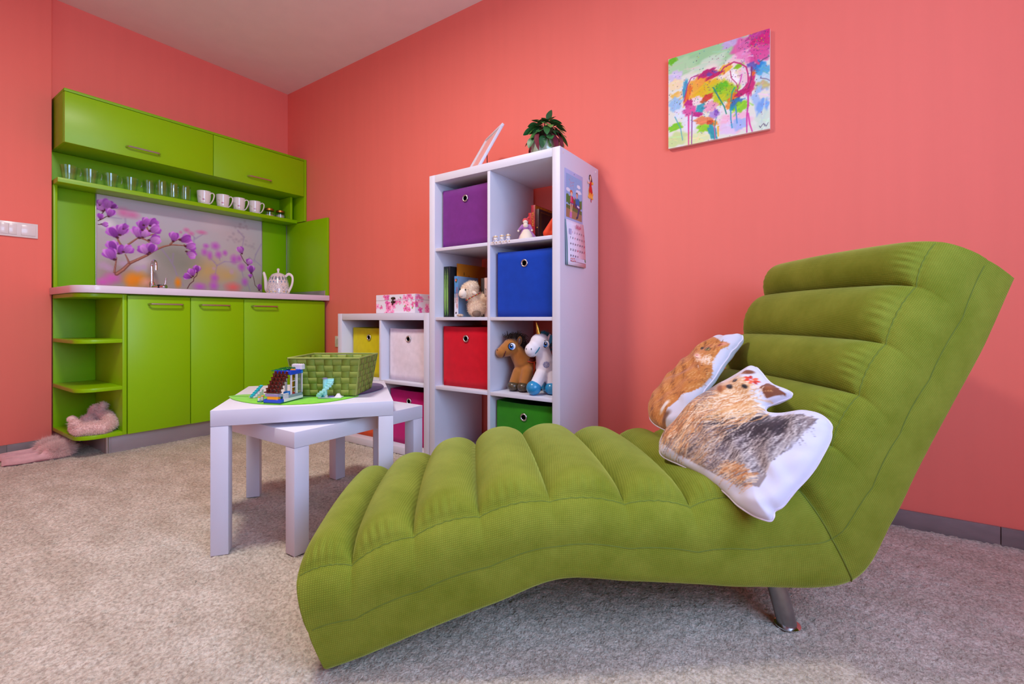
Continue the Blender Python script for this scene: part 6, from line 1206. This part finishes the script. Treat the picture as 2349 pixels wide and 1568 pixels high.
for x, y in ((0.192, 0.240), (0.228, 0.249)): dp.blob(x, y, 0.0115, 0.0075, 10, hx('6a4428'), 0.5); dp.blob(x, y, 0.0082, 0.0058, 10, hx('120c10'), 0.3); dp.blob(x + 0.0012, y + 0.0016, 0.0018, 0.0012, 0, hx('e8e8f0'), 0.4)
for k in range(7):
    a = k * 0.9; dp.blob(0.192 + 0.012 * math.cos(a), 0.268 + 0.008 * math.sin(a), 0.008, 0.0045, math.degrees(a), hx(['d83a20', 'c02818', 'e8603a'][k % 3]), 0.3)
dp.blob(0.197, 0.268, 0.0025, 0.0025, 0, hx('c8b8e0'), 0.3)
cushion('dog_cushion', 'dog-shaped cushion printed with a long-haired terrier wearing a red bow', DOG, (3.630, -1.043, 0.3253), (-0.874, 0.451, 0.181), (0.425, 0.529, 0.735), 0.042, dp, None)
CAT = [(0.185, 0.029), (0.145, -0.008), (0.098, -0.023), (0.052, -0.027), (0.004, -0.024), (-0.006, 0.013), (0.006, 0.07), (0.013, 0.114), (0.017, 0.146), (0.019, 0.207), (0.026, 0.270), (0.028, 0.310), (0.024, 0.336), (0.026, 0.363), (0.039, 0.377), (0.062, 0.370), (0.084, 0.362), (0.112, 0.368), (0.132, 0.354), (0.164, 0.316), (0.181, 0.27), (0.199, 0.198), (0.207, 0.128), (0.204, 0.072)]
cp_ = Print(0.30, 0.46, 0.0009, hx('d2d4e4')); cp_.x0, cp_.y0 = -0.03, -0.05
def edge(y): return float(np.interp(y, [-0.05, -0.016, 0.013, 0.079, 0.105, 0.14, 0.19, 0.21, 0.235, 0.286, 0.305, 0.33], [0.03, 0.037, 0.051, 0.048, 0.032, 0.022, 0.020, 0.024, 0.040, 0.044, 0.036, 0.034]))
cp_.poly([(edge(y), y) for y in np.linspace(-0.05, 0.322, 40).tolist()] + [(0.06, 0.318), (0.10, 0.335), (0.3, 0.33), (0.3, -0.05)], hx('c07a34'))
def hair(x, y, dx, dy, w, c, al=0.7): cp_.stroke([(x, y), (x + dx / 2, y + dy / 2), (x + dx, y + dy)], w, w * 0.3, hx(c), al)
for i in range(2200):
    x, y = rd.uniform(0.0, 0.22), rd.uniform(-0.03, 0.325)
    if x < edge(y) + 0.003: continue
    st_ = math.sin(y * 105 + 5 * math.sin(x * 26)); pal = ['7a4016', '8c4c1c', '6a3614', '9a5a24'] if st_ > 0.5 else ['cf8c44', 'd99c58', 'bf7430', 'e2b078', 'b8682a']
    hair(x, y, rd.uniform(-0.008, 0.010), -rd.uniform(0.008, 0.02), rd.uniform(0.0012, 0.0028), rd.choice(pal))
cp_.blob(0.078, 0.262, 0.036, 0.034, 0, hx('cf8c48'), 0.6, 0.7)
for i in range(110): hair(0.06 + rd.gauss(0, 0.014), 0.238 + rd.gauss(0, 0.008), rd.uniform(-0.014, 0.014), -0.012, 0.002, rd.choice(['f0dcc4', 'e8c8a4', 'f4e8dc', 'e0b488']), 0.8)
for i in range(60): hair(0.07 + rd.gauss(0, 0.012), 0.297 + rd.gauss(0, 0.008), rd.uniform(-0.004, 0.004), -0.016, 0.002, rd.choice(['7a4016', 'b8682a', 'd99c58']), 0.8)
cp_.blob(0.080, 0.275, 0.0135, 0.0098, 15, hx('4a2c14'), 0.25); cp_.blob(0.080, 0.275, 0.0105, 0.0075, 15, hx('b09a48'), 0.3); cp_.blob(0.080, 0.276, 0.0042, 0.0068, 10, hx('14100c'), 0.3); cp_.blob(0.078, 0.279, 0.0014, 0.0012, 0, hx('f0f0f0'), 0.3)
cp_.blob(0.110, 0.279, 0.010, 0.0065, 20, hx('2a1c14'), 0.4); cp_.blob(0.096, 0.240, 0.024, 0.013, 30, hx('ecc8b4'), 0.6); cp_.blob(0.101, 0.243, 0.0075, 0.005, 20, hx('d88a80'), 0.5); cp_.stroke([(0.082, 0.234), (0.095, 0.232), (0.104, 0.237)], 0.002, 0.0012, hx('8a4a30'))
cp_.blob(0.048, 0.309, 0.020, 0.009, 125, hx('d89070'), 0.5); cp_.blob(0.054, 0.303, 0.010, 0.006, 125, hx('8a3a24'), 0.6)
cp_.blob(0.045, 0.0, 0.016, 0.03, 10, hx('5a3018'), 0.6, 0.8); cp_.blob(0.070, 0.03, 0.012, 0.03, 10, hx('ece4e0'), 0.5)
bk = Print(0.30, 0.46, 0.003, hx('b87030')); bk.x0, bk.y0 = -0.03, -0.05; bk.blob(-0.01, 0.18, 0.055, 0.4, 0, hx('d2d4e4'), 0.15)
cushion('cat_cushion', 'cat-shaped cushion printed with a ginger tabby', CAT, (3.367, -0.732, 0.413), (-0.804, 0.594, 0.0), (0.421, 0.570, 0.706), 0.040, cp_, bk, D=0.07)
